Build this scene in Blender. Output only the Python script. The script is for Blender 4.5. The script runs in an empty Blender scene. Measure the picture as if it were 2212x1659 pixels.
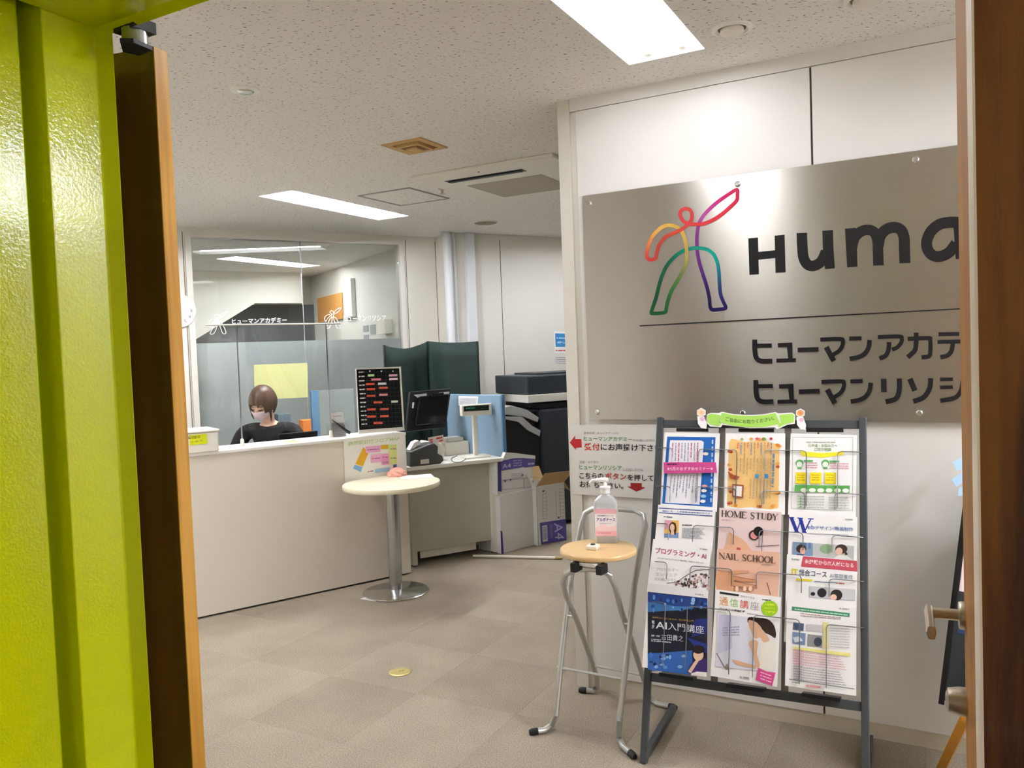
import bpy, bmesh, math, random
from mathutils import Vector, Matrix
random.seed(7)
R = math.radians

# ------------------------------------------------------------------ camera, world, exposure
SC = bpy.context.scene
COL = SC.collection
EYE, CEIL = 1.5, 2.568
W, H, F = 2212.0, 1659.0, 1750.0
ROLL = math.atan(0.0374)
PITCH = math.atan(71.5 * math.cos(ROLL) / F)
FWD = Vector((0, math.cos(PITCH), -math.sin(PITCH)))
_u0 = Vector((1, 0, 0)).cross(FWD)
RIGHT = Vector((1, 0, 0)) * math.cos(ROLL) - _u0 * math.sin(ROLL)
UP = _u0 * math.cos(ROLL) + Vector((1, 0, 0)) * math.sin(ROLL)
CAM = Vector((0, 0, EYE))
cd = bpy.data.cameras.new('camera')
cd.sensor_width = 36; cd.lens = 36 * F / W; cd.clip_start = 0.02; cd.clip_end = 60
cam = bpy.data.objects.new('camera', cd); COL.objects.link(cam)
cam.matrix_world = Matrix(((RIGHT.x, UP.x, -FWD.x, 0), (RIGHT.y, UP.y, -FWD.y, 0), (RIGHT.z, UP.z, -FWD.z, EYE), (0, 0, 0, 1)))
SC.camera = cam
wd = bpy.data.worlds.new('world'); SC.world = wd; wd.use_nodes = True
wd.node_tree.nodes['Background'].inputs[0].default_value = (1.0, 0.97, 0.92, 1)
wd.node_tree.nodes['Background'].inputs[1].default_value = 0.5
SC.view_settings.view_transform = 'Standard'; SC.view_settings.look = 'None'
SC.view_settings.gamma = 1.0; SC.view_settings.use_curve_mapping = False
SC.view_settings.exposure = 1.25
SC.cycles.max_bounces = 7; SC.cycles.diffuse_bounces = 5; SC.cycles.glossy_bounces = 3; SC.cycles.transparent_max_bounces = 12
SC.cycles.caustics_reflective = False; SC.cycles.caustics_refractive = False; SC.cycles.adaptive_threshold = 0.03
LAMP = 70.0            # emission of the ceiling tubes

# ------------------------------------------------------------------ geometry helpers
def ray(x, y): return FWD + RIGHT * ((x - W / 2) / F) - UP * ((y - H / 2) / F)
def atz(x, y, z):
    d = ray(x, y); return CAM + d * ((z - EYE) / d.z)
def aty(x, y, Y):
    d = ray(x, y); return CAM + d * (Y / d.y)
def dirv(az): return Vector((math.sin(R(az)), math.cos(R(az)), 0))
Z = Vector((0, 0, 1))
AZ_A = -61.3
aL, aN = dirv(AZ_A), dirv(AZ_A + 90)
def A(u, v, z=0.0): return aL * u + aN * v + Z * z
AZ_B = 59.8
bR, bN = dirv(AZ_B), dirv(AZ_B - 90)          # along the rear wall to the right; into the depth

class Fr:
    """a flat frame: origin, x axis, y axis, normal (towards the viewer)"""
    def __init__(s, o, x, y, n=None):
        s.o = Vector(o); s.y = Vector(y).normalized(); x = Vector(x); s.x = (x - s.y * x.dot(s.y)).normalized()
        s.n = Vector(n).normalized() if n is not None else s.x.cross(s.y).normalized()
    def p(s, a, b, c=0.0): return s.o + s.x * a + s.y * b + s.n * c
    def px(s, x, y):
        d = ray(x, y); t = (s.o - CAM).dot(s.n) / d.dot(s.n)
        q = CAM + d * t - s.o
        return q.dot(s.x), q.dot(s.y)
    def off(s, c): return Fr(s.o + s.n * c, s.x, s.y, s.n)

def lin(c):
    if isinstance(c, str):
        c = c.lstrip('#'); c = tuple(int(c[i:i + 2], 16) for i in (0, 2, 4))
    o = []
    for v in c[:3]:
        v = v / 255.0
        o.append(v / 12.92 if v <= 0.04045 else ((v + 0.055) / 1.055) ** 2.4)
    return (o[0], o[1], o[2], 1.0)

MATS = {}
def mat(name, rgb, rough=0.5, metal=0.0, spec=0.5, noise=None, bump=None, coat=0.0, emit=0.0, aniso=0.0, trans=0.0, ior=1.45, alpha=1.0):
    m = bpy.data.materials.new(name); m.use_nodes = True
    nt = m.node_tree; b = nt.nodes['Principled BSDF']
    c = lin(rgb)
    b.inputs['Base Color'].default_value = c
    b.inputs['Roughness'].default_value = rough; b.inputs['Metallic'].default_value = metal
    b.inputs['Specular IOR Level'].default_value = spec
    b.inputs['Coat Weight'].default_value = coat; b.inputs['Coat Roughness'].default_value = 0.05
    b.inputs['Anisotropic'].default_value = aniso
    b.inputs['Transmission Weight'].default_value = trans; b.inputs['IOR'].default_value = ior
    b.inputs['Alpha'].default_value = alpha
    if emit:
        b.inputs['Emission Color'].default_value = c; b.inputs['Emission Strength'].default_value = emit
    tc = nt.nodes.new('ShaderNodeTexCoord')
    if noise:     # (scale, amount, stretch)
        sc, am, st = noise
        mp = nt.nodes.new('ShaderNodeMapping'); mp.inputs['Scale'].default_value = st
        nt.links.new(tc.outputs['Object'], mp.inputs['Vector'])
        n = nt.nodes.new('ShaderNodeTexNoise'); n.inputs['Scale'].default_value = sc; n.inputs['Detail'].default_value = 5
        nt.links.new(mp.outputs[0], n.inputs['Vector'])
        mr = nt.nodes.new('ShaderNodeMapRange'); mr.inputs['From Min'].default_value = 0.3; mr.inputs['From Max'].default_value = 0.7
        mr.inputs['To Min'].default_value = 1 - am; mr.inputs['To Max'].default_value = 1 + am
        nt.links.new(n.outputs['Fac'], mr.inputs['Value'])
        mx = nt.nodes.new('ShaderNodeMix'); mx.data_type = 'RGBA'; mx.blend_type = 'MULTIPLY'; mx.inputs[0].default_value = 1
        mx.inputs[6].default_value = c
        nt.links.new(mr.outputs[0], mx.inputs[7]); nt.links.new(mx.outputs[2], b.inputs['Base Color'])
    if bump:      # (scale, strength, distance)
        n2 = nt.nodes.new('ShaderNodeTexNoise'); n2.inputs['Scale'].default_value = bump[0]; n2.inputs['Detail'].default_value = 3
        nt.links.new(tc.outputs['Object'], n2.inputs['Vector'])
        bp = nt.nodes.new('ShaderNodeBump'); bp.inputs['Strength'].default_value = bump[1]; bp.inputs['Distance'].default_value = bump[2]
        nt.links.new(n2.outputs['Fac'], bp.inputs['Height']); nt.links.new(bp.outputs[0], b.inputs['Normal'])
    MATS[name] = m
    return m

def wood(name, c1, c2, rough=0.35, ring=9.0, stretch=(1, 1, 0.06), coat=0.2):
    m = mat(name, c1, rough, coat=coat); nt = m.node_tree; b = nt.nodes['Principled BSDF']
    tc = nt.nodes.new('ShaderNodeTexCoord'); mp = nt.nodes.new('ShaderNodeMapping'); mp.inputs['Scale'].default_value = stretch
    nt.links.new(tc.outputs['Object'], mp.inputs['Vector'])
    n = nt.nodes.new('ShaderNodeTexNoise'); n.inputs['Scale'].default_value = ring; n.inputs['Detail'].default_value = 2
    nt.links.new(mp.outputs[0], n.inputs['Vector'])
    mu = nt.nodes.new('ShaderNodeMath'); mu.operation = 'MULTIPLY'; mu.inputs[1].default_value = 14
    nt.links.new(n.outputs['Fac'], mu.inputs[0])
    si = nt.nodes.new('ShaderNodeMath'); si.operation = 'SINE'; nt.links.new(mu.outputs[0], si.inputs[0])
    n3 = nt.nodes.new('ShaderNodeTexNoise'); n3.inputs['Scale'].default_value = ring * 25; n3.inputs['Detail'].default_value = 3
    nt.links.new(mp.outputs[0], n3.inputs['Vector'])
    ad = nt.nodes.new('ShaderNodeMath'); ad.operation = 'ADD'; nt.links.new(si.outputs[0], ad.inputs[0]); nt.links.new(n3.outputs['Fac'], ad.inputs[1])
    rp = nt.nodes.new('ShaderNodeMapRange'); rp.inputs['From Min'].default_value = -0.6; rp.inputs['From Max'].default_value = 1.6
    nt.links.new(ad.outputs[0], rp.inputs['Value'])
    mx = nt.nodes.new('ShaderNodeMix'); mx.data_type = 'RGBA'; mx.inputs[6].default_value = lin(c1); mx.inputs[7].default_value = lin(c2)
    nt.links.new(rp.outputs[0], mx.inputs[0]); nt.links.new(mx.outputs[2], b.inputs['Base Color'])
    return m

def ink_mat(name, rough=0.45, metal=0.0):
    m = bpy.data.materials.new(name); m.use_nodes = True; b = m.node_tree.nodes['Principled BSDF']
    a = m.node_tree.nodes.new('ShaderNodeAttribute'); a.attribute_name = 'Col'
    m.node_tree.links.new(a.outputs['Color'], b.inputs['Base Color']); b.inputs['Roughness'].default_value = rough
    b.inputs['Metallic'].default_value = metal
    MATS[name] = m; return m

def glass_mat(name, tint=(1, 1, 1), refl=1.0, haze=0.0):
    m = bpy.data.materials.new(name); m.use_nodes = True; nt = m.node_tree
    nt.nodes.remove(nt.nodes['Principled BSDF']); out = nt.nodes['Material Output']
    t = nt.nodes.new('ShaderNodeBsdfTransparent'); t.inputs[0].default_value = (*tint, 1)
    g = nt.nodes.new('ShaderNodeBsdfGlossy'); g.inputs['Roughness'].default_value = 0.02
    fr = nt.nodes.new('ShaderNodeFresnel'); fr.inputs[0].default_value = 1.5
    mu = nt.nodes.new('ShaderNodeMath'); mu.operation = 'MULTIPLY'; mu.inputs[1].default_value = refl
    nt.links.new(fr.outputs[0], mu.inputs[0])
    mx = nt.nodes.new('ShaderNodeMixShader'); nt.links.new(mu.outputs[0], mx.inputs[0])
    nt.links.new(t.outputs[0], mx.inputs[1]); nt.links.new(g.outputs[0], mx.inputs[2])
    last = mx
    if haze:
        d = nt.nodes.new('ShaderNodeBsdfDiffuse'); d.inputs[0].default_value = (0.8, 0.82, 0.82, 1)
        m2 = nt.nodes.new('ShaderNodeMixShader'); m2.inputs[0].default_value = haze
        nt.links.new(mx.outputs[0], m2.inputs[1]); nt.links.new(d.outputs[0], m2.inputs[2]); last = m2
    nt.links.new(last.outputs[0], out.inputs[0]); MATS[name] = m; return m

class MB:
    """collects polygons in world space, builds ONE mesh object"""
    def __init__(s): s.v, s.f, s.c, s.sm = [], [], [], []
    def add(s, pts, faces, col=None, smooth=False):
        b = len(s.v); s.v += [Vector(p) for p in pts]
        for f in faces: s.f.append([b + i for i in f]); s.c.append(col); s.sm.append(smooth)
        return s
    def obox(s, o, x, y, z, col=None):
        o, x, y, z = Vector(o), Vector(x), Vector(y), Vector(z)
        p = [o, o + x, o + x + y, o + y, o + z, o + x + z, o + x + y + z, o + y + z]
        fl = [(0, 3, 2, 1), (4, 5, 6, 7), (0, 1, 5, 4), (1, 2, 6, 5), (2, 3, 7, 6), (3, 0, 4, 7)]
        if x.cross(y).dot(z) < 0: fl = [tuple(reversed(f)) for f in fl]
        return s.add(p, fl, col)
    def cbox(s, c, sx, sy, sz, az=90.0, col=None):
        """box centred on c in plan, base at c.z; sx along azimuth az"""
        d = dirv(az); e = dirv(az - 90); c = Vector(c)
        return s.obox(c - d * sx / 2 - e * sy / 2, d * sx, e * sy, Z * sz, col)
    def prism(s, pts, ext, col=None, smooth=False):
        n = len(pts); pts = [Vector(p) for p in pts]; ext = Vector(ext)
        q = pts + [p + ext for p in pts]
        nr = Vector()
        for i in range(n): nr += (pts[i] - pts[0]).cross(pts[(i + 1) % n] - pts[0])
        fl = [list(range(n))[::-1], list(range(n, 2 * n))] + [[i, (i + 1) % n, n + (i + 1) % n, n + i] for i in range(n)]
        if nr.dot(ext) < 0: fl = [f[::-1] for f in fl]
        b = len(s.v); s.v += q
        for k, f in enumerate(fl): s.f.append([b + i for i in f]); s.c.append(col); s.sm.append(smooth and k > 1)
        return s
    def tube(s, pts, r, n=10, closed=False, caps=True, col=None):
        pts = [Vector(p) for p in pts]; m = len(pts); rs = r if isinstance(r, (list, tuple)) else [r] * m
        rings = []; prev = None
        for i in range(m):
            if closed: t = (pts[(i + 1) % m] - pts[i - 1])
            else: t = pts[min(i + 1, m - 1)] - pts[max(i - 1, 0)]
            t.normalize()
            if prev is None:
                a = Vector((0, 0, 1)) if abs(t.z) < 0.9 else Vector((1, 0, 0))
                e = (a - t * a.dot(t)).normalized()
            else: e = (prev - t * prev.dot(t)).normalized()
            prev = e; f = t.cross(e)
            rings.append([pts[i] + (e * math.cos(2 * math.pi * k / n) + f * math.sin(2 * math.pi * k / n)) * rs[i] for k in range(n)])
        b = len(s.v)
        for rg in rings: s.v += rg
        for i in range(m if closed else m - 1):
            j = (i + 1) % m
            for k in range(n):
                s.f.append([b + i * n + k, b + i * n + (k + 1) % n, b + j * n + (k + 1) % n, b + j * n + k]); s.c.append(col); s.sm.append(True)
        if caps and not closed:
            s.f.append([b + k for k in range(n)][::-1]); s.c.append(col); s.sm.append(False)
            s.f.append([b + (m - 1) * n + k for k in range(n)]); s.c.append(col); s.sm.append(False)
        return s
    def lathe(s, c, prof, n=32, axis=Z, col=None):
        c = Vector(c); axis = Vector(axis).normalized()
        a = Vector((1, 0, 0)) if abs(axis.x) < 0.9 else Vector((0, 1, 0))
        e = (a - axis * a.dot(axis)).normalized(); f = axis.cross(e)
        b = len(s.v); m = len(prof)
        for (r, z) in prof:
            for k in range(n):
                t = 2 * math.pi * k / n; s.v.append(c + axis * z + (e * math.cos(t) + f * math.sin(t)) * r)
        for i in range(m - 1):
            for k in range(n):
                s.f.append([b + i * n + k, b + i * n + (k + 1) % n, b + (i + 1) * n + (k + 1) % n, b + (i + 1) * n + k]); s.c.append(col); s.sm.append(True)
        s.f.append([b + k for k in range(n)][::-1]); s.c.append(col); s.sm.append(False)
        s.f.append([b + (m - 1) * n + k for k in range(n)]); s.c.append(col); s.sm.append(False)
        return s
    def build(s, name, m, parent=None, bevel=0.0, base=None, sharp=None):
        o0 = Vector(parent['_o']) if parent is not None else (Vector(base) if base is not None else None)
        if o0 is None:
            lo = Vector((min(p.x for p in s.v), min(p.y for p in s.v), min(p.z for p in s.v)))
            hi = Vector((max(p.x for p in s.v), max(p.y for p in s.v), max(p.z for p in s.v)))
            o0 = Vector(((lo.x + hi.x) / 2, (lo.y + hi.y) / 2, lo.z))
        me = bpy.data.meshes.new(name); me.from_pydata([p - o0 for p in s.v], [], s.f)
        if any(s.sm): me.polygons.foreach_set('use_smooth', s.sm)
        if any(c is not None for c in s.c):
            at = me.color_attributes.new('Col', 'FLOAT_COLOR', 'CORNER'); k = 0
            buf = []
            for i, f in enumerate(s.f):
                c = s.c[i] or (0.8, 0.8, 0.8, 1)
                buf += list(c) * len(f)
            at.data.foreach_set('color', buf)
        me.materials.append(MATS[m] if isinstance(m, str) else m)
        if any(s.sm): me.set_sharp_from_angle(angle=R(40))
        o = bpy.data.objects.new(name, me); COL.objects.link(o)
        if parent is not None: o.parent = parent; o['_o'] = tuple(o0)
        else: o.location = o0; o['_o'] = tuple(o0)
        if bevel:
            md = o.modifiers.new('bevel', 'BEVEL'); md.width = bevel; md.segments = 2; md.limit_method = 'ANGLE'; md.angle_limit = R(50)
        return o
def tag(o, label, cat, group=None):
    o['label'] = label; o['category'] = cat
    if group: o['group'] = group
    return o
def thing(name, base, label, cat, group=None):
    o = bpy.data.objects.new(name, None); COL.objects.link(o); o.location = base; o.empty_display_size = 0.05
    o['_o'] = tuple(base); return tag(o, label, cat, group)
def struct(o):
    o['kind'] = 'structure'; return o

# ------------------------------------------------------------------ lettering
_tc = {}
def glyphs(s, bold=0.0):
    key = (s, bold)
    if key in _tc: return _tc[key]
    cu = bpy.data.curves.new('t', 'FONT'); cu.body = s; cu.resolution_u = 3 if len(s) < 12 else 2; cu.offset = bold; cu.fill_mode = 'FRONT'
    ob = bpy.data.objects.new('t', cu); COL.objects.link(ob)
    dg = bpy.context.evaluated_depsgraph_get(); dg.update()
    ev = ob.evaluated_get(dg); me = ev.to_mesh()
    vs = [(v.co.x, v.co.y) for v in me.vertices]; fs = [list(p.vertices) for p in me.polygons]
    ev.to_mesh_clear(); bpy.data.objects.remove(ob); bpy.data.curves.remove(cu)
    if not vs: vs, fs = [(0, 0), (1, 0), (1, 1)], []
    x0 = min(v[0] for v in vs); x1 = max(v[0] for v in vs); y0 = min(v[1] for v in vs); y1 = max(v[1] for v in vs)
    vs = [((v[0] - x0) / max(x1 - x0, 1e-6), (v[1] - y0) / max(y1 - y0, 1e-6)) for v in vs]
    _tc[key] = (vs, fs); return vs, fs

def bez(pts, n=10, closed=False):
    """smooth (Catmull-Rom) curve through points"""
    out = []; m = len(pts)
    for i in range(m if closed else m - 1):
        if closed: p0, p1, p2, p3 = pts[i - 1], pts[i], pts[(i + 1) % m], pts[(i + 2) % m]
        else: p0, p1, p2, p3 = pts[max(i - 1, 0)], pts[i], pts[i + 1], pts[min(i + 2, m - 1)]
        for k in range(n):
            t = k / n
            out.append(tuple(0.5 * (2 * p1[j] + (p2[j] - p0[j]) * t + (2 * p0[j] - 5 * p1[j] + 4 * p2[j] - p3[j]) * t * t + (3 * p1[j] - p0[j] - 3 * p2[j] + p3[j]) * t ** 3) for j in range(len(p1))))
    if not closed: out.append(tuple(pts[-1]))
    return out

class Art:
    """flat print on a frame; coordinates are taken on the sheet (mode local) or traced from the sheet's place in the photograph"""
    def __init__(s, fr, px=True, lift=0.0006, step=0.00012):
        s.fr, s.m, s.l, s.st, s.ispx = fr, MB(), lift, step, px
    def _p(s, q):
        a, b = s.fr.px(*q) if s.ispx else q
        return s.fr.p(a, b, s.l)
    def poly(s, pts, col):
        q = [s._p(p) for p in pts]; n = Vector()
        for i in range(len(q)): n += (q[i] - q[0]).cross(q[(i + 1) % len(q)] - q[0])
        idx = list(range(len(q)))
        if n.dot(s.fr.n) < 0: idx.reverse()
        s.m.add(q, [idx], lin(col)); s.l += s.st; return s
    def rect(s, x0, y0, x1, y1, col): return s.poly([(x0, y0), (x1, y0), (x1, y1), (x0, y1)], col)
    def ell(s, cx, cy, rx, ry, col, n=24, a0=0, a1=360):
        return s.poly([(cx + rx * math.cos(R(a0 + (a1 - a0) * k / n)), cy + ry * math.sin(R(a0 + (a1 - a0) * k / n))) for k in range(n)], col)
    def line(s, pts, w, col, closed=False):
        """ribbon of width w (sheet metres if local else photo pixels); col may be a list along the path"""
        m = len(pts); L, Rr = [], []
        for i in range(m):
            a = pts[i - 1] if (i or closed) else pts[i]; b = pts[(i + 1) % m] if (i < m - 1 or closed) else pts[i]
            tx, ty = b[0] - a[0], b[1] - a[1]; l = math.hypot(tx, ty) or 1
            nx, ny = -ty / l, tx / l
            # mitre
            if 0 < i < m - 1 or closed:
                c = pts[i]; ux, uy = c[0] - a[0], c[1] - a[1]; ul = math.hypot(ux, uy) or 1
                cs = max(0.5, abs((-uy / ul) * nx + (ux / ul) * ny)); k = 1 / cs
            else: k = 1
            ww = (w[i] if isinstance(w, (list, tuple)) else w) / 2 * k
            L.append((pts[i][0] + nx * ww, pts[i][1] + ny * ww)); Rr.append((pts[i][0] - nx * ww, pts[i][1] - ny * ww))
        for i in range(m if closed else m - 1):
            j = (i + 1) % m
            q = [s._p(L[i]), s._p(L[j]), s._p(Rr[j]), s._p(Rr[i])]
            idx = [0, 1, 2, 3]
            if (q[1] - q[0]).cross(q[2] - q[0]).dot(s.fr.n) < 0: idx.reverse()
            s.m.add(q, [idx], lin(col[i] if isinstance(col, list) else col))
        s.l += s.st; return s
    def quadmap(s, quad, x, y):
        (ax, ay), (bx, by), (cx, cy), (dx, dy) = quad      # TL TR BR BL ; y up 0..1
        tx, ty = ax + (bx - ax) * x, ay + (by - ay) * x; ux, uy = dx + (cx - dx) * x, dy + (cy - dy) * x
        return ux + (tx - ux) * y, uy + (ty - uy) * y
    def text(s, body, quad, col, bold=0.0):
        vs, fs = glyphs(body, bold)
        q = [s._p(s.quadmap(quad, *v)) for v in vs]
        if fs:
            f0 = fs[0]; n = (q[f0[1]] - q[f0[0]]).cross(q[f0[2]] - q[f0[0]])
            if n.dot(s.fr.n) < 0: fs = [f[::-1] for f in fs]
            s.m.add(q, fs, lin(col))
        s.l += s.st; return s
    def tline(s, body, x0, y0, x1, y1, h, col, bold=0.0):
        """text with baseline from (x0,y0) to (x1,y1) and height h (upwards: photo px go down, local goes up)"""
        k = -h if s.ispx else h
        return s.text(body, [(x0, y0 + k), (x1, y1 + k), (x1, y1), (x0, y0)], col, bold)
    def dashes(s, x0, y0, x1, y1, h, col, gap=0.25, seed=1):
        """a line of print too small to read"""
        rd = random.Random(seed); L = math.hypot(x1 - x0, y1 - y0); t = 0.0
        while t < 1:
            w = min(rd.uniform(1.0, 4.5) * h / L, 1 - t); a = (x0 + (x1 - x0) * t, y0 + (y1 - y0) * t); t += w
            b = (x0 + (x1 - x0) * t, y0 + (y1 - y0) * t); t += rd.uniform(gap, gap * 3) * h / L
            nx, ny = -(y1 - y0) / L * h / 2, (x1 - x0) / L * h / 2
            s.poly([(a[0] + nx, a[1] + ny), (b[0] + nx, b[1] + ny), (b[0] - nx, b[1] - ny), (a[0] - nx, a[1] - ny)], col); s.l -= s.st
        s.l += s.st; return s
    def build(s, name, parent, m='ink'): return s.m.build(name, m, parent)

# ------------------------------------------------------------------ materials
mat('wall_white', '#dedad0', 0.5, noise=(1.5, 0.02, (1, 1, 1)))
mat('wall_panel', '#e7e4e0', 0.33, spec=0.4, noise=(0.8, 0.015, (1, 1, 1)))
mat('joint', '#6e675c', 0.7)
mat('trim_grey', '#d9d5cb', 0.4)
mat('plinth', '#cfc6b4', 0.5)
mat('edge_pale', '#f3e4d0', 0.4)
mat('white_plastic', '#ece7da', 0.4)
mat('white_metal', '#e8e6e0', 0.35)
mat('paper', '#f1efee', 0.7)
mat('paper_grey', '#dcd9d4', 0.6)
mat('counter_white', '#e2d9cb', 0.35, noise=(0.7, 0.015, (1, 1, 1)))
mat('counter_top', '#f0ede6', 0.3)
mat('desk_grey', '#bdbcae', 0.4)
mat('desk_top', '#e9e6dc', 0.35)
mat('black', '#0d0e10', 0.4)
mat('black_gloss', '#07090d', 0.18)
mat('black_cloth', '#0a0a0c', 0.9)
mat('charcoal', '#24292d', 0.45)
mat('copier_dark', '#262d33', 0.4)
mat('copier_grey', '#9b9c98', 0.4)
mat('copier_pale', '#cfcdc3', 0.4)
mat('rack_grey', '#4b4e52', 0.4, metal=0.3)
mat('rack_back', '#7d7871', 0.5)
mat('chrome', '#dcdedf', 0.22, metal=1.0)
mat('steel_wire', '#7c7c7e', 0.35, metal=0.7)
mat('brushed_chrome', '#b9bcbd', 0.22, metal=1.0)
mat('satin_nickel', '#cbbfae', 0.3, metal=0.9)
mat('stool_silver', '#c3c4c0', 0.3, metal=0.55)
mat('table_cream', '#efe8cc', 0.3)
mat('brass', '#b3a467', 0.4, metal=0.4)
mat('skin', '#dcb49c', 0.55)
mat('sweater', '#0b0b0d', 0.85)
mat('hair', '#46301f', 0.45, noise=(60, 0.35, (1, 1, 0.15)))
mat('mask', '#e6d2d4', 0.8)
mat('green_cloth', '#071e1a', 0.75, bump=(6, 0.3, 0.02))
mat('blue_panel', '#7d97ab', 0.6)
mat('blue_dark', '#4f7799', 0.6)
mat('printer_grey', '#4c4f4e', 0.45)
mat('cable', '#16181a', 0.5)
mat('yellow_paper', '#c9ca8c', 0.7)
mat('pink_cloth', '#f4b4a2', 0.8)
mat('cardboard', '#b79a6c', 0.75)
mat('carton_white', '#e3e3e0', 0.6)
mat('carton_purple', '#4b3f8f', 0.5)
mat('bottle_clear', '#eef2f4', 0.18, trans=0.55, ior=1.2)
mat('bottle_cap', '#f4f4f2', 0.3)
mat('rubber', '#17171a', 0.7)
mat('vent_beige', '#c9a265', 0.5)
mat('vent_dark', '#8a6a3a', 0.6)
mat('speaker_mesh', '#8d8868', 0.6)
mat('ac_grille', '#b3ab9a', 0.6)
mat('lamp_white', '#f6f4ee', 0.4)
mat('tube', '#f5f7ff', 0.4, emit=LAMP); mat('tube_soft', '#f5f7ff', 0.4, emit=LAMP * 0.42); mat('tube_dim', '#f5f7ff', 0.4, emit=LAMP * 0.16); mat('tube_strong', '#f5f7ff', 0.4, emit=LAMP * 2.2)
mat('down_glow', '#ffe9c4', 0.4, emit=2.5)
mat('cork', '#c98f4a', 0.8)
mat('dark_wall', '#626566', 0.6)
mat('office_grey', '#9a9d9d', 0.6)
mat('clock_face', '#f3f3f1', 0.5)
mat('easel_wood', '#c98a1e', 0.3, coat=0.4)
mat('board_black', '#0c0a0c', 0.35)
mat('acrylic_edge', '#5f86a6', 0.4)
mat('orange', '#d9803a', 0.6)
mat('pipe_white', '#dcdee0', 0.4)
ink_mat('ink'); ink_mat('ink_gloss', 0.3)
glass_mat('glass_clear', (0.94, 0.965, 0.955), 1.0)
glass_mat('vinyl', (0.97, 0.975, 0.975), 1.3)
glass_mat('acrylic', (0.82, 0.9, 0.86), 0.8, 0.25)
wood('wood_edge', '#dca74c', '#bb8428', 0.35, 24, (1, 1, 0.06))
wood('wood_dark', '#5d351a', '#442410', 0.3, 6, (1, 1, 0.05), coat=0.5)
wood('wood_gold', '#b07812', '#8c590a', 0.6, 5, (1, 1, 0.07), coat=0.0)
wood('wood_walnut', '#84521a', '#442008', 0.5, 26, (1, 1, 0.07), coat=0.1)
wood('seat_wood', '#e4c492', '#dab67e', 0.35, 5, (1, 0.12, 1), coat=0.2)

# frosted film: lets light through, hides what is behind
m = bpy.data.materials.new('frosted'); m.use_nodes = True; nt = m.node_tree; nt.nodes.remove(nt.nodes['Principled BSDF'])
d = nt.nodes.new('ShaderNodeBsdfDiffuse'); d.inputs[0].default_value = lin('#e8eef0')
t = nt.nodes.new('ShaderNodeBsdfTranslucent'); t.inputs[0].default_value = lin('#f2f8fa')
x = nt.nodes.new('ShaderNodeMixShader'); x.inputs[0].default_value = 0.5
nt.links.new(d.outputs[0], x.inputs[1]); nt.links.new(t.outputs[0], x.inputs[2]); 
g = nt.nodes.new('ShaderNodeBsdfGlossy'); g.inputs['Roughness'].default_value = 0.3
x2 = nt.nodes.new('ShaderNodeMixShader'); x2.inputs[0].default_value = 0.06
nt.links.new(x.outputs[0], x2.inputs[1]); nt.links.new(g.outputs[0], x2.inputs[2])
nt.links.new(x2.outputs[0], nt.nodes['Material Output'].inputs[0]); MATS['frosted'] = m

# lime lacquer with orange peel
mat('lime', '#cdd800', 0.13, spec=0.6, coat=0.0, bump=(160, 0.10, 0.006))

# brushed stainless plate
m = mat('stainless', '#d2cec8', 0.34, metal=1.0, aniso=0.8); nt = m.node_tree; b = nt.nodes['Principled BSDF']
b.inputs['Anisotropic Rotation'].default_value = 0.25
tg = nt.nodes.new('ShaderNodeTangent'); tg.direction_type = 'UV_MAP'; nt.links.new(tg.outputs[0], b.inputs['Tangent'])
tc = nt.nodes.new('ShaderNodeTexCoord'); mp = nt.nodes.new('ShaderNodeMapping'); mp.inputs['Scale'].default_value = (2, 2, 900)
nt.links.new(tc.outputs['Object'], mp.inputs['Vector'])
n = nt.nodes.new('ShaderNodeTexNoise'); n.inputs['Scale'].default_value = 1.0; n.inputs['Detail'].default_value = 2
nt.links.new(mp.outputs[0], n.inputs['Vector'])
mr = nt.nodes.new('ShaderNodeMapRange'); mr.inputs['To Min'].default_value = 0.28; mr.inputs['To Max'].default_value = 0.4
nt.links.new(n.outputs['Fac'], mr.inputs['Value']); nt.links.new(mr.outputs[0], b.inputs['Roughness'])

# fissured ceiling board
m = mat('ceiling_board', '#f1eee8', 0.8); nt = m.node_tree; b = nt.nodes['Principled BSDF']
tc = nt.nodes.new('ShaderNodeTexCoord'); mp = nt.nodes.new('ShaderNodeMapping'); mp.inputs['Rotation'].default_value = (0, 0, R(28)); mp.inputs['Scale'].default_value = (1, 2.2, 1)
nt.links.new(tc.outputs['Object'], mp.inputs['Vector'])
n0 = nt.nodes.new('ShaderNodeTexNoise'); n0.inputs['Scale'].default_value = 9
nt.links.new(mp.outputs[0], n0.inputs['Vector'])
ad = nt.nodes.new('ShaderNodeVectorMath'); ad.operation = 'MULTIPLY_ADD'; ad.inputs[1].default_value = (0.05, 0.05, 0)
nt.links.new(n0.outputs['Color'], ad.inputs[0]); nt.links.new(mp.outputs[0], ad.inputs[2])
n = nt.nodes.new('ShaderNodeTexNoise'); n.inputs['Scale'].default_value = 58; n.inputs['Detail'].default_value = 1.5; n.inputs['Roughness'].default_value = 0.4
nt.links.new(ad.outputs[0], n.inputs['Vector'])
mr = nt.nodes.new('ShaderNodeMapRange'); mr.inputs['From Min'].default_value = 0.65; mr.inputs['From Max'].default_value = 0.70
nt.links.new(n.outputs['Fac'], mr.inputs['Value'])
mx = nt.nodes.new('ShaderNodeMix'); mx.data_type = 'RGBA'; mx.inputs[6].default_value = lin('#f1eee8'); mx.inputs[7].default_value = lin('#857e70')
nt.links.new(mr.outputs[0], mx.inputs[0]); nt.links.new(mx.outputs[2], b.inputs['Base Color'])

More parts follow.
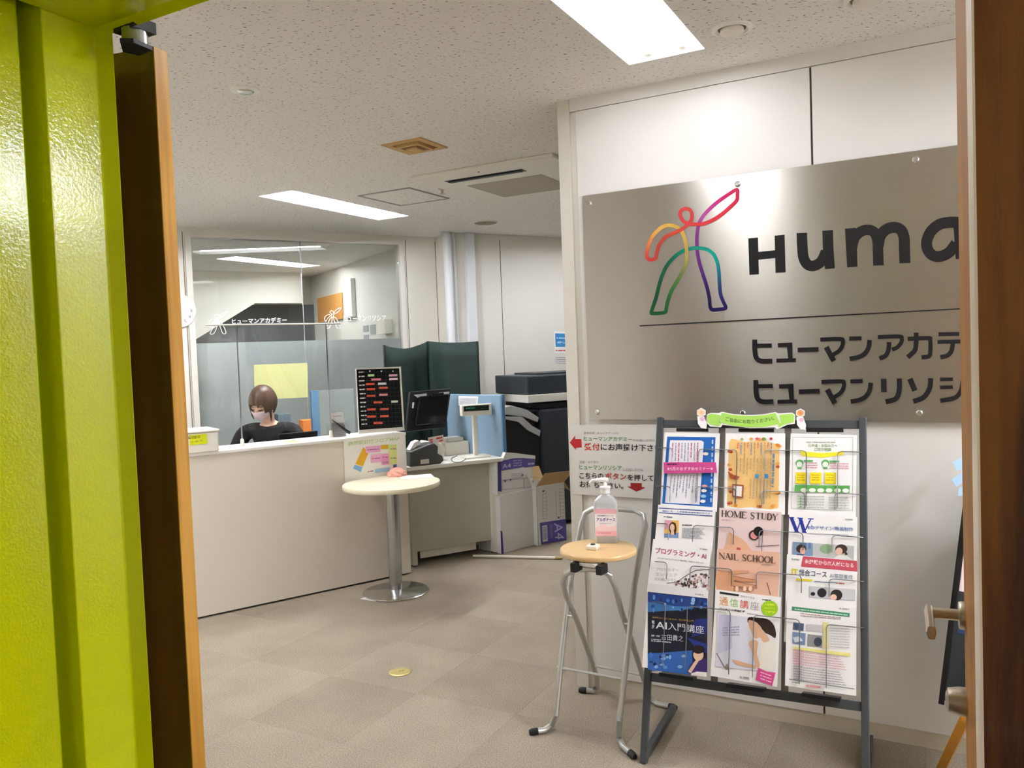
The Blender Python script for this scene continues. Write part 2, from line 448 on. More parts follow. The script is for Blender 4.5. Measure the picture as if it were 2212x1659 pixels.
# carpet tile pile, three tones
def carpet(name, rgb):
    m = mat(name, rgb, 0.95, spec=0.1); nt = m.node_tree; b = nt.nodes['Principled BSDF']
    g = nt.nodes.new('ShaderNodeNewGeometry')
    n = nt.nodes.new('ShaderNodeTexNoise'); n.inputs['Scale'].default_value = 190; n.inputs['Detail'].default_value = 3; n.inputs['Roughness'].default_value = 0.7
    n2 = nt.nodes.new('ShaderNodeTexNoise'); n2.inputs['Scale'].default_value = 3.5; n2.inputs['Detail'].default_value = 3
    nt.links.new(g.outputs['Position'], n.inputs['Vector']); nt.links.new(g.outputs['Position'], n2.inputs['Vector'])
    mr = nt.nodes.new('ShaderNodeMapRange'); mr.inputs['From Min'].default_value = 0.3; mr.inputs['From Max'].default_value = 0.7; mr.inputs['To Min'].default_value = 0.58; mr.inputs['To Max'].default_value = 1.42
    nt.links.new(n.outputs['Fac'], mr.inputs['Value'])
    m2 = nt.nodes.new('ShaderNodeMapRange'); m2.inputs['From Min'].default_value = 0.3; m2.inputs['From Max'].default_value = 0.7; m2.inputs['To Min'].default_value = 0.92; m2.inputs['To Max'].default_value = 1.08
    nt.links.new(n2.outputs['Fac'], m2.inputs['Value'])
    mu = nt.nodes.new('ShaderNodeMath'); mu.operation = 'MULTIPLY'; nt.links.new(mr.outputs[0], mu.inputs[0]); nt.links.new(m2.outputs[0], mu.inputs[1])
    mx = nt.nodes.new('ShaderNodeMix'); mx.data_type = 'RGBA'; mx.blend_type = 'MULTIPLY'; mx.inputs[0].default_value = 1; mx.inputs[6].default_value = lin(rgb)
    nt.links.new(mu.outputs[0], mx.inputs[7]); nt.links.new(mx.outputs[2], b.inputs['Base Color'])
    bp = nt.nodes.new('ShaderNodeBump'); bp.inputs['Strength'].default_value = 0.5; bp.inputs['Distance'].default_value = 0.004
    nt.links.new(n.outputs['Fac'], bp.inputs['Height']); nt.links.new(bp.outputs[0], b.inputs['Normal'])
for i, c in enumerate(('#958a7a', '#988d7d', '#928777')): carpet('carpet%d' % i, c)
mat('subfloor', '#5d564c', 0.9)

# ------------------------------------------------------------------ floor, carpet tiles
SIGN_V, SIGN_U = 3.2348, 1.494
DOOR_V = 0.97
f = MB().obox(A(-4, -2.0, -0.08), aL * 14, aN * 14, Z * 0.0735)
floor = struct(f.build('floor', 'subfloor'))
tile_me = []
for i in range(3):
    t = MB().obox((-0.2495, -0.2495, 0), (0.499, 0, 0), (0, 0.499, 0), (0, 0, 0.0064)); o = t.build('tile', 'carpet%d' % i, base=(0, 0, 0)); tile_me.append(o.data); bpy.data.objects.remove(o)
def proj(p):
    d = Vector(p) - CAM; z = d.dot(FWD)
    return (W / 2 + F * d.dot(RIGHT) / z, H / 2 - F * d.dot(UP) / z, z) if z > 0.2 else (1e9, 1e9, z)
fo = Vector(floor['_o'])
rt = random.Random(3)
for i in range(-5, 14):
    for j in range(-3, 16):
        u, v = 0.11 + 0.5 * i + 0.25, -0.13 + 0.5 * j + 0.25
        c = A(u, v)
        vis = any(-150 < proj(c + aL * a + aN * b)[0] < W + 150 and proj(c + aL * a + aN * b)[1] < H + 500 for a in (-.25, .25) for b in (-.25, .25))
        if not vis or v < 0.9 or (v > SIGN_V + 0.35 and u < 0.6) or bN.dot(c) > 6.9: continue
        o = bpy.data.objects.new('carpet_tile', tile_me[rt.choice((0, 0, 1, 1, 2))]); COL.objects.link(o); o.parent = floor
        o.location = Vector((c.x, c.y, -0.0065)) - fo; o.rotation_euler = (0, 0, math.atan2(aL.y, aL.x))

# ------------------------------------------------------------------ ceiling with openings for the troffers
TROF = [(0.925, 2.35, 1), (3.82, 4.53, 1), (6.57, 6.6, 1), (8.35, 6.5, 1), (-1.75, 2.55, 0), (3.82, 2.2, 0), (2.3, 6.3, 0), (6.7, 3.6, 0)]
TL_, TW_ = 1.25, 0.29
us = sorted({-4.0, 10.0} | {a for u, v, _ in TROF for a in (u - TW_ / 2, u + TW_ / 2)})
vs = sorted({DOOR_V - 0.1, 12.0} | {a for u, v, _ in TROF for a in (v - TL_ / 2, v + TL_ / 2)})
cm = MB()
for i in range(len(us) - 1):
    for j in range(len(vs) - 1):
        uc, vc = (us[i] + us[i + 1]) / 2, (vs[j] + vs[j + 1]) / 2
        if any(abs(uc - u) < TW_ / 2 and abs(vc - v) < TL_ / 2 for u, v, _ in TROF): continue
        cm.add([A(us[i], vs[j], CEIL), A(us[i], vs[j + 1], CEIL), A(us[i + 1], vs[j + 1], CEIL), A(us[i + 1], vs[j], CEIL)], [(0, 1, 2, 3)])
cm.obox(A(-4, DOOR_V - 0.1, CEIL + 0.2), aL * 14, aN * 11.2, Z * 0.02)
ceiling = struct(cm.build('ceiling', 'ceiling_board', base=(0, 0, CEIL)))

def troffer(u, v, label, group, tm='tube'):
    t = thing('ceiling_light', A(u, v, CEIL), label, 'light', group)
    b = MB(); w, l, h = TW_ / 2, TL_ / 2, 0.085
    # open box: sloped white reflector
    p = [A(u - w, v - l, CEIL), A(u + w, v - l, CEIL), A(u + w, v + l, CEIL), A(u - w, v + l, CEIL)]
    q = [A(u - w * .75, v - l * .99, CEIL + h), A(u + w * .75, v - l * .99, CEIL + h), A(u + w * .75, v + l * .99, CEIL + h), A(u - w * .75, v + l * .99, CEIL + h)]
    b.add(p + q, [(0, 1, 5, 4), (1, 2, 6, 5), (2, 3, 7, 6), (3, 0, 4, 7), (4, 5, 6, 7)])
    b.build('reflector', 'lamp_white', t)
    r = MB(); e = 0.012
    for (a, c, d, f_) in ((-w - e, w + e, -l - e, -l), (-w - e, w + e, l, l + e), (-w - e, -w, -l, l), (w, w + e, -l, l)):
        r.obox(A(a, d, CEIL - 0.006), aL * (c - a), aN * (f_ - d), Z * 0.006)
    r.build('rim', 'white_metal', t)
    for sx in (-0.065, 0.065):
        MB().tube([A(u + sx, v - l + 0.03, CEIL + 0.035), A(u + sx, v + l - 0.03, CEIL + 0.035)], 0.0145, 12).build('tube', tm, t)
        for sy in (-1, 1):
            s = MB(); s.obox(A(u + sx - 0.016, v + sy * (l - 0.018) - 0.012, CEIL + 0.014), aL * 0.032, aN * 0.024, Z * 0.07)
            s.build('lamp_holder', 'white_plastic', t, bevel=0.003)
    return t
troffer(*TROF[0][:2], 'twin tube troffer in the ceiling in front of the steel sign', 'ceiling troffers', 'tube_dim')
troffer(*TROF[1][:2], 'twin tube troffer in the ceiling above the reception counter', 'ceiling troffers')
troffer(*TROF[2][:2], 'lit troffer in the office ceiling, right one seen through the glass', 'ceiling troffers', 'tube_soft')
troffer(*TROF[3][:2], 'lit troffer in the office ceiling, left one seen through the glass', 'ceiling troffers', 'tube_soft')
troffer(*TROF[4][:2], 'troffer in the entry ceiling hidden beyond the right door', 'ceiling troffers', 'tube_strong')
troffer(*TROF[5][:2], 'added fill troffer in the lobby ceiling, hidden behind the left door', 'ceiling troffers')  # added lamp out of view, gives the lobby more light
troffer(*TROF[6][:2], 'added fill troffer over the copier corner, unseen behind the sign wall', 'ceiling troffers', 'tube_soft')  # added lamp out of view, brightens the copier wall
troffer(*TROF[7][:2], 'added fill troffer in the far left lobby ceiling, unseen behind the lime jamb', 'ceiling troffers')  # added lamp out of view, extra fill from the left

# ------------------------------------------------------------------ sign wall (panelled)
ws = MB().obox(A(-3.2, SIGN_V + 0.012, 0), aL * (SIGN_U + 3.2), aN * 0.09, Z * CEIL)
wall_right = struct(ws.build('wall_right', 'joint'))
def wpan(name, u0, u1, z0, z1, d=0.0, m='wall_panel', t=0.0115):
    return MB().obox(A(u0, SIGN_V + d, z0), aL * (u1 - u0), aN * (t - d + 0.0005), Z * (z1 - z0)).build(name, m, wall_right)
UJ = A(0, 0).x  # joint position along the wall
uj = (Vector((1.152, 3.057, 0))).dot(aL)
u_post = Vector((0.290, 3.529, 0)).dot(aL); u_strip = Vector((0.315, 3.516, 0)).dot(aL)
wpan('wall_panel', u_strip + 0.0, uj + 0.004, 0.062, 2.513)
wpan('wall_panel', uj - 0.004, uj - 1.2, 0.062, 2.513)
wpan('wall_panel', uj - 1.208, -3.2, 0.062, 2.513)
wpan('corner_post', SIGN_U + 0.001, u_post, 0.0, CEIL, -0.006, 'trim_grey')
wpan('joint_strip', u_post - 0.001, u_strip + 0.001, 0.062, 2.513, 0.004, 'trim_grey')
wpan('head_rail', u_post - 0.001, -3.2, 2.5155, CEIL, -0.002, 'wall_panel')
bb = MB().obox(A(u_post, SIGN_V + 0.004, 0), aL * (-3.2 - u_post), aN * 0.008, Z * 0.06)
bb.build('plinth', 'plinth', wall_right)

# ------------------------------------------------------------------ rear wall (skewed), column, copier wall
G0 = atz(400, 490, CEIL); G0.z = 0
def B(s, t, z=0.0): return G0 + bR * s + bN * t + Z * z      # s to the right along the rear wall, t into the office
def bs(p): return (Vector(p) - G0).dot(bR)
gl, gr = bs((-2.488, 6.424, 0)), bs((-0.969, 7.308, 0)); gm = bs((-1.73, 6.865, 0))
corner_s = bs((-0.656, 7.501, 0))
GT, FZ = 2.489, 1.653
wb = MB()
wb.obox(B(-2.3, 0, 0), bR * (2.3 + gl - 0.045), bN * 0.08, Z * CEIL)
wb.obox(B(gr + 0.045, 0, 0), bR * (corner_s - gr), bN * 0.08, Z * CEIL)
wb.obox(B(gl - 0.045, 0, GT + 0.04), bR * (gr - gl + 0.09), bN * 0.08, Z * (CEIL - GT - 0.04))
wall_back = struct(wb.build('wall_back', 'wall_white'))
for s in (gl - 0.062, gr + 0.062, corner_s - 0.012):
    MB().obox(B(s, -0.0015, 0), bR * 0.006, bN * 0.002, Z * 2.53).build('joint_groove', 'joint', wall_back)
win = thing('window_1', B(gl, 0, 0), 'x', 'x'); del win['label']; del win['category']; win['kind'] = 'structure'
fr = MB()
for (s0, s1, z0, z1) in ((gl - 0.045, gl, 0, GT + 0.04), (gr, gr + 0.045, 0, GT + 0.04), (gl, gr, GT, GT + 0.04), (gl, gr, 0, 0.06)):
    fr.obox(B(s0, -0.012, z0), bR * (s1 - s0), bN * 0.1, Z * (z1 - z0))
fr.build('window_frame', 'trim_grey', win)
for (s0, s1) in ((gl, gm - 0.003), (gm + 0.003, gr)):
    MB().obox(B(s0, 0.030, 0.06), bR * (s1 - s0), bN * 0.008, Z * (GT - 0.06)).build('pane', 'glass_clear', win)
    MB().add([B(s0, 0.0392, 0.06), B(s1, 0.0392, 0.06), B(s1, 0.0392, FZ), B(s0, 0.0392, FZ)], [(0, 1, 2, 3)]).build('frosted_film', 'frosted', win)
MB().obox(B(gm - 0.003, 0.029, 0.06), bR * 0.006, bN * 0.01, Z * (GT - 0.06)).build('glass_joint', 'office_grey', win)

# column beside the glass, copier wall 0.32 m in front of it
CW = -0.31
wc = MB().obox(B(corner_s, CW, 0), bR * 3.2, bN * 0.4, Z * CEIL)
wall_c = struct(wc.build('wall_copier', 'wall_white'))
s1 = bs(atz(1078, 507, CEIL)); 
def cw_s(px, py):
    fr_ = Fr(B(0, CW), bR, Z, -bN); return fr_.px(px, py)
sj = cw_s(1080, 560)[0]; zj = cw_s(1120, 600)[1]
MB().obox(B(sj, CW - 0.0015), bR * 0.007, bN * 0.003, Z * 2.52).build('joint_groove', 'joint', wall_c)
MB().obox(B(corner_s + 0.34, CW - 0.001, zj), bR * 2.2, bN * 0.002, Z * 0.003).build('joint_groove', 'trim_grey', wall_c)
pa, pb = cw_s(962, 560)[0], cw_s(990, 560)[0]; pc, pd_ = cw_s(1003, 560)[0], cw_s(1021, 560)[0]
sx_ = corner_s
for (s, r) in ((cw_s(958, 540)[0] + 0.02, 0.04), (cw_s(976, 540)[0], 0.022)):
    p = MB().tube([B(s, CW - r, 0), B(s, CW - r, CEIL - 0.1), B(s, CW - r * 0.8, CEIL - 0.05), B(s, CW - r * 0.2, CEIL - 0.002)], r, 14)
    p.build('pipe', 'pipe_white', wall_c)
dk = MB().obox(B(pc, CW - 0.05, 0), bR * (pd_ - pc), bN * 0.05, Z * (CEIL - 0.002)).build('cable_duct', 'pipe_white', wall_c, bevel=0.004)

# side walls of lobby and nook
DW = MB()
p1 = B(-2.3, 0); d_left = (A(p1.dot(aL), DOOR_V) - p1)
wl = MB().obox(B(-2.3, 0), d_left, -aL * -0.1, Z * CEIL); struct(wl.build('wall_left', 'wall_white'))
wn = MB().obox(A(-1.2, SIGN_V + 0.11), aN * 6, -aL * 0.1, Z * CEIL); struct(wn.build('wall_nook', 'wall_white'))
wr2 = MB().obox(A(-3.2, DOOR_V - 0.3), aN * (SIGN_V - DOOR_V + 0.4), -aL * 0.1, Z * CEIL); struct(wr2.build('wall_entry', 'wall_white'))

# ------------------------------------------------------------------ office behind the glass
ow = MB()
ow.obox(B(gr + 0.3, 0.08), bN * 3.9, bR * 0.1, Z * CEIL)
wo = struct(ow.build('wall_office_right', 'wall_white'))
ob_ = struct(MB().obox(B(-2.6, 3.75), bR * (gr + 3.0), bN * 0.1, Z * CEIL).build('wall_office_back', 'wall_white'))
ol = struct(MB().obox(B(-2.7, 0.08), bN * 3.7, bR * 0.1, Z * CEIL).build('wall_office_left', 'wall_white'))
fo_ = Fr(B(0, 3.2), bR, Z, -bN)
bk = [fo_.px(*q) for q in ((380, 600), (652, 600), (652, 655), (551, 655), (423, 733), (380, 760))]
bk[0] = (bk[0][0], CEIL); bk[1] = (bk[1][0], CEIL)
struct(MB().prism([fo_.p(a, b) for a, b in bk], bN * 0.12).build('trim_1', 'wall_white'))
struct(MB().obox(B(-2.5, 3.66), bR * 4.6, bN * 0.06, Z * 2.2).build('trim_2', 'dark_wall'))
fw = Fr(B(gr + 0.298, 0.08), bN, Z, -bR)
def onwall(px, py): return fw.px(px, py)
def wallbox(name, q0, q1, depth, m_, label, cat, parent=None):
    (a0, b0), (a1, b1) = onwall(*q0), onwall(*q1)
    return MB().obox(fw.p(min(a0, a1), min(b0, b1), 0), fw.x * abs(a1 - a0), Z * abs(b1 - b0), fw.n * depth)
tag(wallbox('cork_board', (688, 645), (744, 688), 0.02, 'cork', '', '').build('cork_board', 'cork'), 'orange cork board on the office wall seen through the glass', 'board')
tag(wallbox('door_sign', (748, 606), (770, 684), 0.05, '', '', '').build('wall_cabinet', 'white_metal', bevel=0.003), 'narrow white cabinet on the office wall beside the cork board', 'cabinet')
for k, (a, b, lab) in enumerate((((785, 704), (796, 716), 'upper left'), ((800, 702), (812, 722), 'upper right'), ((786, 724), (797, 734), 'lower left'))):
    tag(wallbox('n', a, b, 0.004, '', '', '').build('wall_notice', 'office_grey'), 'small grey notice on the office wall above the green screen, ' + lab, 'notice', 'grey notices in the office')
tag(wallbox('n', (830, 690), (848, 720), 0.08, '', '', '').build('wall_box', 'white_plastic', bevel=0.004), 'pale wall box at the right edge of the glass window', 'wall box')

# ------------------------------------------------------------------ door wall, lime frame, casing
LZ = 2.16
def V2(u, v, z=0.0): return A(u, v, z)
wf = MB()
wf.obox(A(1.56, 0.72), aL * 6.5, aN * 0.28, Z * CEIL)
wf.obox(A(-0.05, 0.72, LZ + 0.09), aL * 1.62, aN * 0.28, Z * (CEIL - LZ - 0.09))
wf.obox(A(-3.3, 0.76), aL * 3.0, aN * 0.2, Z * CEIL)
struct(wf.build('wall_front', 'wall_white'))
dfm = thing('door_1', A(0.7, 0.9), 'x', 'x'); del dfm['label']; del dfm['category']; dfm['kind'] = 'structure'
prof = [(1.436, 1.052), (1.465, 1.033), (1.465, 0.927), (1.540, 0.927), (1.540, 0.904), (1.500, 0.904), (1.500, 0.66), (1.60, 0.66), (1.60, 1.052)]
MB().prism([A(u, v, 0) for u, v in prof], Z * (LZ + 0.08)).build('jamb', 'lime', dfm, bevel=0.0025)
hp = [(1.052, LZ - 0.012), (1.033, LZ), (0.66, LZ), (0.66, LZ + 0.08), (1.052, LZ + 0.08)]
MB().prism([A(1.464, v, z) for v, z in hp], -aL * 1.50).build('head', 'lime', dfm, bevel=0.002)
cs = thing('door_casing', A(-0.3, 0.8), 'x', 'x'); del cs['label']; del cs['category']; cs['kind'] = 'structure'
cs.name = 'trim_3'
MB().obox(A(-0.0165, 0.722), -aL * 0.55, aN * 0.23, Z * 2.5).build('casing_panel', 'wood_walnut', cs)
MB().obox(A(-0.0145, 0.721), -aL * 0.0018, aN * 0.232, Z * 2.5).build('edge_strip', 'edge_pale', cs)

# right leaf, opened into the room
hx = A(-0.055, 0.985); ld = dirv(25.4); lnv = dirv(25.4 - 90)
fe = aty(2074, 720, 1.49); fe.z = 0; hx = fe - ld * 0.62
dr = thing('wooden_door', hx, 'wooden door leaf standing open at the right edge, with lever handle', 'door', 'entrance door leaves')
MB().obox(hx + Z * 0.008 - lnv * 0.04, ld * 0.62, lnv * 0.04, Z * 2.14).build('leaf', 'wood_gold', dr, bevel=0.002)
hp_ = aty(2084, 1330, 1.435); d_ = ray(2084, 1330); t_ = (hx - CAM).dot(lnv) / d_.dot(lnv); hp_ = CAM + d_ * t_
hd = MB().lathe(hp_, [(0.026, 0), (0.026, 0.007), (0.024, 0.010)], 28, lnv).build('rosette', 'satin_nickel', dr)
l0 = hp_ + lnv * 0.058
MB().tube([hp_, hp_ + lnv * 0.03, l0], [0.0105] * 3, 16).build('handle_neck', 'satin_nickel', hd)
lv = MB(); e1 = l0 - ld * 0.125
lv.prism([l0 + lnv * a + Z * b + ld * 0.012 for a, b in ((-0.004, -0.012), (0.006, -0.012), (0.009, 0), (0.006, 0.012), (-0.004, 0.012), (-0.007, 0))], -ld * 0.13)
lv.build('lever', 'satin_nickel', hd, bevel=0.002)
d_ = ray(2088, 1517); kp = CAM + d_ * ((hx - CAM).dot(lnv) / d_.dot(lnv))
MB().lathe(kp, [(0.026, 0), (0.026, 0.012), (0.022, 0.03), (0.012, 0.034)], 24, lnv).build('thumb_turn', 'satin_nickel', dr)

# left leaf, narrow and ajar
E0 = atz(330, 100.6, 2.14); E0.z = 0; l2 = dirv(-72.0); n2 = dirv(21.0)
d2 = thing('wooden_door', E0, 'narrow brown door leaf beside the lime green jamb', 'door', 'entrance door leaves')
MB().obox(E0 + Z * 0.008, l2 * 0.33, n2 * 0.036, Z * 2.132).build('leaf', 'wood_dark', d2)
MB().obox(E0 + Z * 0.008 - l2 * 0.0025, l2 * 0.0024, n2 * 0.036, Z * 2.132).build('edge_lipping', 'wood_edge', d2)
cb = aty(292, 95, 1.60)
cl = thing('door_closer', cb, 'dark metal door closer bracket under the lime green door head', 'door closer')
fx = dirv(118.7)
MB().obox(cb + Vector((0, 0, 0.022)) - fx * 0.035 - aN * 0.02, fx * 0.06, aN * 0.05, Z * 0.022).build('mount_plate', 'charcoal', cl)
MB().lathe(cb + Z * -0.008, [(0.02, 0), (0.024, 0.004), (0.024, 0.034), (0.02, 0.036)], 20).build('pivot_drum', 'brushed_chrome', cl)
MB().prism([cb + fx * a + aN * b + Z * -0.014 for a, b in ((-0.024, -0.01), (0.016, -0.045), (0.035, -0.03), (0.03, 0.015), (-0.015, 0.02))], Z * 0.008).build('arm', 'charcoal', cl)

# corridor on the camera's side
struct(MB().obox(A(-3.3, -2.2, 2.45), aL * 11, aN * 2.92, Z * 0.1).build('ceiling_corridor', 'wall_white'))
struct(MB().obox(A(-3.3, -2.2), aL * 11, aN * 0.1, Z * 2.45).build('wall_corridor', 'wall_white'))
ct = thing('ceiling_light', A(-2.2, 0.0, 2.45), 'added corridor ceiling light out of view behind the viewpoint, lighting the lime frame', 'light')  # added unseen lamp, set to the right so it brightens the lime jamb
MB().obox(A(-2.8, -0.1, 2.425), aL * 1.2, aN * 0.2, Z * 0.025).build('housing', 'white_metal', ct)
MB().obox(A(-2.78, -0.085, 2.415), aL * 1.16, aN * 0.17, Z * 0.01).build('diffuser', 'corr', ct) if 'corr' in MATS else MB().obox(A(-2.78, -0.085, 2.415), aL * 1.16, aN * 0.17, Z * 0.01).build('diffuser', mat('corr', '#fff4e2', 0.5, emit=40.0), ct)

# ------------------------------------------------------------------ steel sign
uL = Vector((0.338, 3.503, 0)).dot(aL)
SB, ST = 1.193, 2.149
S = Fr(A(uL, SIGN_V - 0.018, SB), -aL, Z, -aN)
SW_ = 2.35
sg = thing('wall_sign', A(uL - 0.6, SIGN_V - 0.02, SB), 'brushed steel company sign with rainbow figure logo on the white wall', 'sign')
pm = MB().obox(S.p(0, 0, -0.003), S.x * SW_, Z * (ST - SB), S.n * 0.003)
po = pm.build('plate', 'stainless', sg)
uv = po.data.uv_layers.new(name='UVMap')
for p in po.data.polygons:
    for li in p.loop_indices:
        co = po.data.vertices[po.data.loops[li].vertex_index].co + Vector(po['_o']) - S.o
        uv.data[li].uv = (co.dot(S.x), co.z)
a = Art(S)
def zz(pts, sc, ox, oy, dx=0, dy=0): return [(ox + (p[0] + dx) / sc, oy + (p[1] + dy) / sc) for p in pts]
path = [(1035,145,194,0,70),(960,185,190,0,80),(830,275,178,30,115),(720,375,172,70,150),(655,460,165,70,155),(625,540,140,60,140),(613,640,120,50,130),(613,740,115,45,125),(620,820,105,40,120),(640,920,90,35,115),(680,1050,70,30,110),(720,1180,45,20,90),(745,1300,32,15,80),(752,1375,30,15,80),(775,1410,30,15,80),(850,1406,32,18,88),(905,1398,35,20,90),(915,1378,35,20,92),(890,1325,38,28,98),(860,1240,40,45,110),(850,1120,30,80,120),(845,1020,20,110,130),(830,920,8,135,132),(790,830,0,150,135),(720,775,0,148,130),(640,762,0,140,120),(560,765,0,133,112),(470,790,0,125,100),(380,850,0,108,80),(300,940,0,90,60),(250,1040,0,84,54),(215,1150,0,80,48),(180,1290,0,75,45),(138,1418,4,77,43),(142,1449,8,79,41),(268,1440,12,82,40),(288,1412,18,86,41),(300,1340,26,93,43),(340,1220,38,102,46),(410,1100,75,115,55),(470,990,120,130,65),(500,900,150,142,70),(505,800,172,152,75),(495,710,190,158,75),(460,600,205,165,75),(400,540,210,168,78),(320,520,215,170,80),(240,545,214,165,78),(150,630,208,145,72),(105,730,200,105,62),(85,820,188,72,55),(95,870,188,60,52),(130,885,190,55,50),(175,870,186,58,50),(190,810,182,62,50),(220,720,180,65,50),(290,640,185,65,50),(400,590,190,65,50),(480,545,192,63,54),(545,480,194,61,57),(560,410,195,60,60),(540,360,195,60,60),(490,345,195,60,60),(445,370,196,58,60),(437,420,197,57,60),(470,475,198,56,60),(530,505,199,55,60),(600,510,200,55,60),(680,505,201,50,60),(780,465,201,45,60),(880,400,200,38,60),(960,330,196,20,60),(1030,260,190,0,60),(1040,200,192,0,65)]
sm_ = bez([tuple(p) for p in path], 5, closed=True)
for i in range(0, len(sm_), 1):
    j = (i + 1) % len(sm_)
    seg = [(1380 + sm_[i][0] / 4.879, 380 + sm_[i][1] / 4.879), (1380 + sm_[j][0] / 4.879, 380 + sm_[j][1] / 4.879)]
    k = (i - 1) % len(sm_); l_ = (j + 1) % len(sm_)
    ex = (seg[1][0] - seg[0][0], seg[1][1] - seg[0][1]); L_ = math.hypot(*ex) or 1
    seg = [(seg[0][0] - ex[0] / L_ * 1.0, seg[0][1] - ex[1] / L_ * 1.0), (seg[1][0] + ex[0] / L_ * 1.0, seg[1][1] + ex[1] / L_ * 1.0)]
    a.st = 0.000003; a.line(seg, 7.8, tuple(max(0, min(255, c)) for c in sm_[i][2:5]))
a.st = 0.00012
a.build('logo', sg, 'ink_gloss')
a = Art(S); K_ = '#1c1b20'
Q = lambda pts, dx=0, dy=0: zz(pts, 3.686, 1600, 450, dx, dy)
def st(pts, w, dx=0, dy=0, smooth=True):
    p = Q(pts, dx, dy); a.line(bez(p, 8) if smooth and len(p) > 2 else p, w / 3.686, K_)
for q in ([(60,240),(138,232),(145,525),(70,530)], [(270,218),(350,210),(358,510),(278,515)], [(136,348),(277,333),(279,395),(140,410)],
          [(650,180),(735,172),(738,300),(750,478),(672,485),(655,330)], [(830,163),(915,155),(922,200),(930,465),(848,470)], [(1692,112),(1780,106),(1800,398),(1712,405)],
          [(1850,100),(1930,95),(1945,385),(1865,392)]): a.poly(Q(q), K_)
st([(487,196),(491,300),(500,390),(530,445),(580,458),(640,425),(680,345)], 84)
st([(885,320),(905,240),(950,190),(1010,172),(1062,190),(1088,250),(1093,330),(1097,455)], 84)
st([(1095,300),(1110,225),(1155,172),(1220,152),(1275,172),(1300,230),(1304,320),(1308,437)], 88)
st([(1740,112),(1660,112),(1580,130),(1515,185),(1482,262),(1490,330),(1530,375),(1590,383),(1660,350),(1715,280)], 88)
st([(1910,250),(1930,170),(1985,110),(2050,95),(2105,120),(2125,180),(2130,260),(2135,370)], 88)
a.line([(1382, 704), (2077, 667)], 2.6, K_); a.line([(2077, 667), (2500, 644.5)], 2.6, K_)
def kana_hi(dx, dy): st([(112,1045),(114,1140),(128,1195),(170,1217),(252,1216)], 38, dx, dy); st([(130,1094),(248,1092)], 32, dx, dy)
def kana_yu(dx, dy): st([(297,1090),(390,1086),(397,1210)], 33, dx, dy, False); st([(285,1212),(440,1208)], 30, dx, dy)
def kana_bar(dx, dy): st([(455,1128),(620,1123)], 36, dx, dy)
def kana_ma(dx, dy): st([(635,1045),(790,1040),(814,1055),(808,1098),(780,1138),(735,1165)], 32, dx, dy); st([(682,1105),(742,1216)], 42, dx, dy)
def kana_n(dx, dy): st([(865,1038),(962,1035)], 32, dx, dy); st([(1027,1048),(1018,1110),(985,1160),(935,1186),(868,1198)], 36, dx, dy)
def kana_a(dx, dy): st([(1092,1025),(1262,1020),(1282,1035),(1278,1070),(1245,1108),(1205,1125)], 32, dx, dy); st([(1182,1065),(1176,1130),(1152,1175),(1105,1195)], 36, dx, dy)
kana_hi(0, 0); kana_yu(0, 0); kana_bar(0, 0); kana_ma(0, 0); kana_n(0, 0); kana_a(0, 0)
st([(1330,1040),(1490,1034),(1509,1050),(1510,1140),(1498,1178),(1440,1186)], 34); st([(1398,990),(1396,1080),(1384,1135),(1330,1186)], 38)
st([(1575,1003),(1740,1000)], 32); st([(1568,1064),(1758,1060)], 32); st([(1690,1070),(1678,1135),(1645,1172),(1590,1186)], 36); st([(1765,985),(1785,1020)], 22); st([(1800,978),(1820,1012)], 22)
for k in range(3): st([(1850, 1010 + 62 * k), (1990, 1030 + 62 * k)], 32)
kana_bar(1580, -35)
kana_hi(10, 322); kana_yu(10, 328); kana_bar(10, 332); kana_ma(9, 337); kana_n(9, 340)
st([(1139,1358),(1141,1462)], 44); st([(1264,1355),(1262,1450),(1235,1515),(1155,1540)], 40)
st([(1348,1357),(1388,1452)], 44); st([(1513,1352),(1503,1435),(1455,1505),(1375,1537)], 40)
st([(1588,1363),(1690,1360)], 28); st([(1588,1426),(1690,1423)], 28); st([(1768,1375),(1755,1450),(1705,1508),(1590,1531)], 36)
kana_a(740, 330)
a.build('lettering', sg, 'ink_gloss')
for q in ((1272, 440), (1593, 397), (1978, 345), (1290, 890), (1605, 892), (1986, 892)):
    c = S.p(*S.px(*q), 0)
    MB().lathe(c, [(0.011, 0), (0.011, 0.006), (0.008, 0.009)], 16, S.n).build('stud', 'chrome', sg)

# ------------------------------------------------------------------ guide poster beside the rack
PF = Fr(A(SIGN_U - 0.01, SIGN_V - 0.0075, 0), -aL, Z, -aN)
def poster(name, fr_, q, m_, th=0.0012):
    """sheet whose corners are traced on frame fr_ (TL TR BR BL)"""
    return MB().prism([fr_.p(*fr_.px(*p), 0.0) for p in q], fr_.n * th)
gp = thing('wall_poster', PF.p(*PF.px(1330, 1070)), 'white guide poster with two red arrows beside the brochure rack', 'poster')
poster('sheet', PF, [(1231, 918), (1436, 917), (1432, 1079), (1239, 1067)], 'paper').build('sheet', 'paper_grey', gp)
a = Art(PF, lift=0.0018)
z8 = lambda x, y: (1200 + x / 8.296, 900 + y / 8.296)
def t8(body, x0, y0, x1, y1, h, col, bold=0.0):
    p, q = z8(x0, y0), z8(x1, y1); a.tline(body, p[0], p[1], q[0], q[1], h / 8.296, col, bold)
RED, GRN, BLK, GRY = '#b8141c', '#5f9a62', '#262224', '#8d8688'
t8('資格取得・キャリアアップの', 507, 318, 1130, 322, 46, GRY)
t8('ヒューマンアカデミー', 510, 432, 1378, 445, 84, GRN, 0.02)
t8('にお越しの方は、', 1400, 446, 1800, 450, 52, GRY)
t8('受付', 520, 603, 795, 606, 128, '#c8301f', 0.02); t8('にお声掛け下さい', 812, 606, 1900, 628, 128, BLK, 0.02)
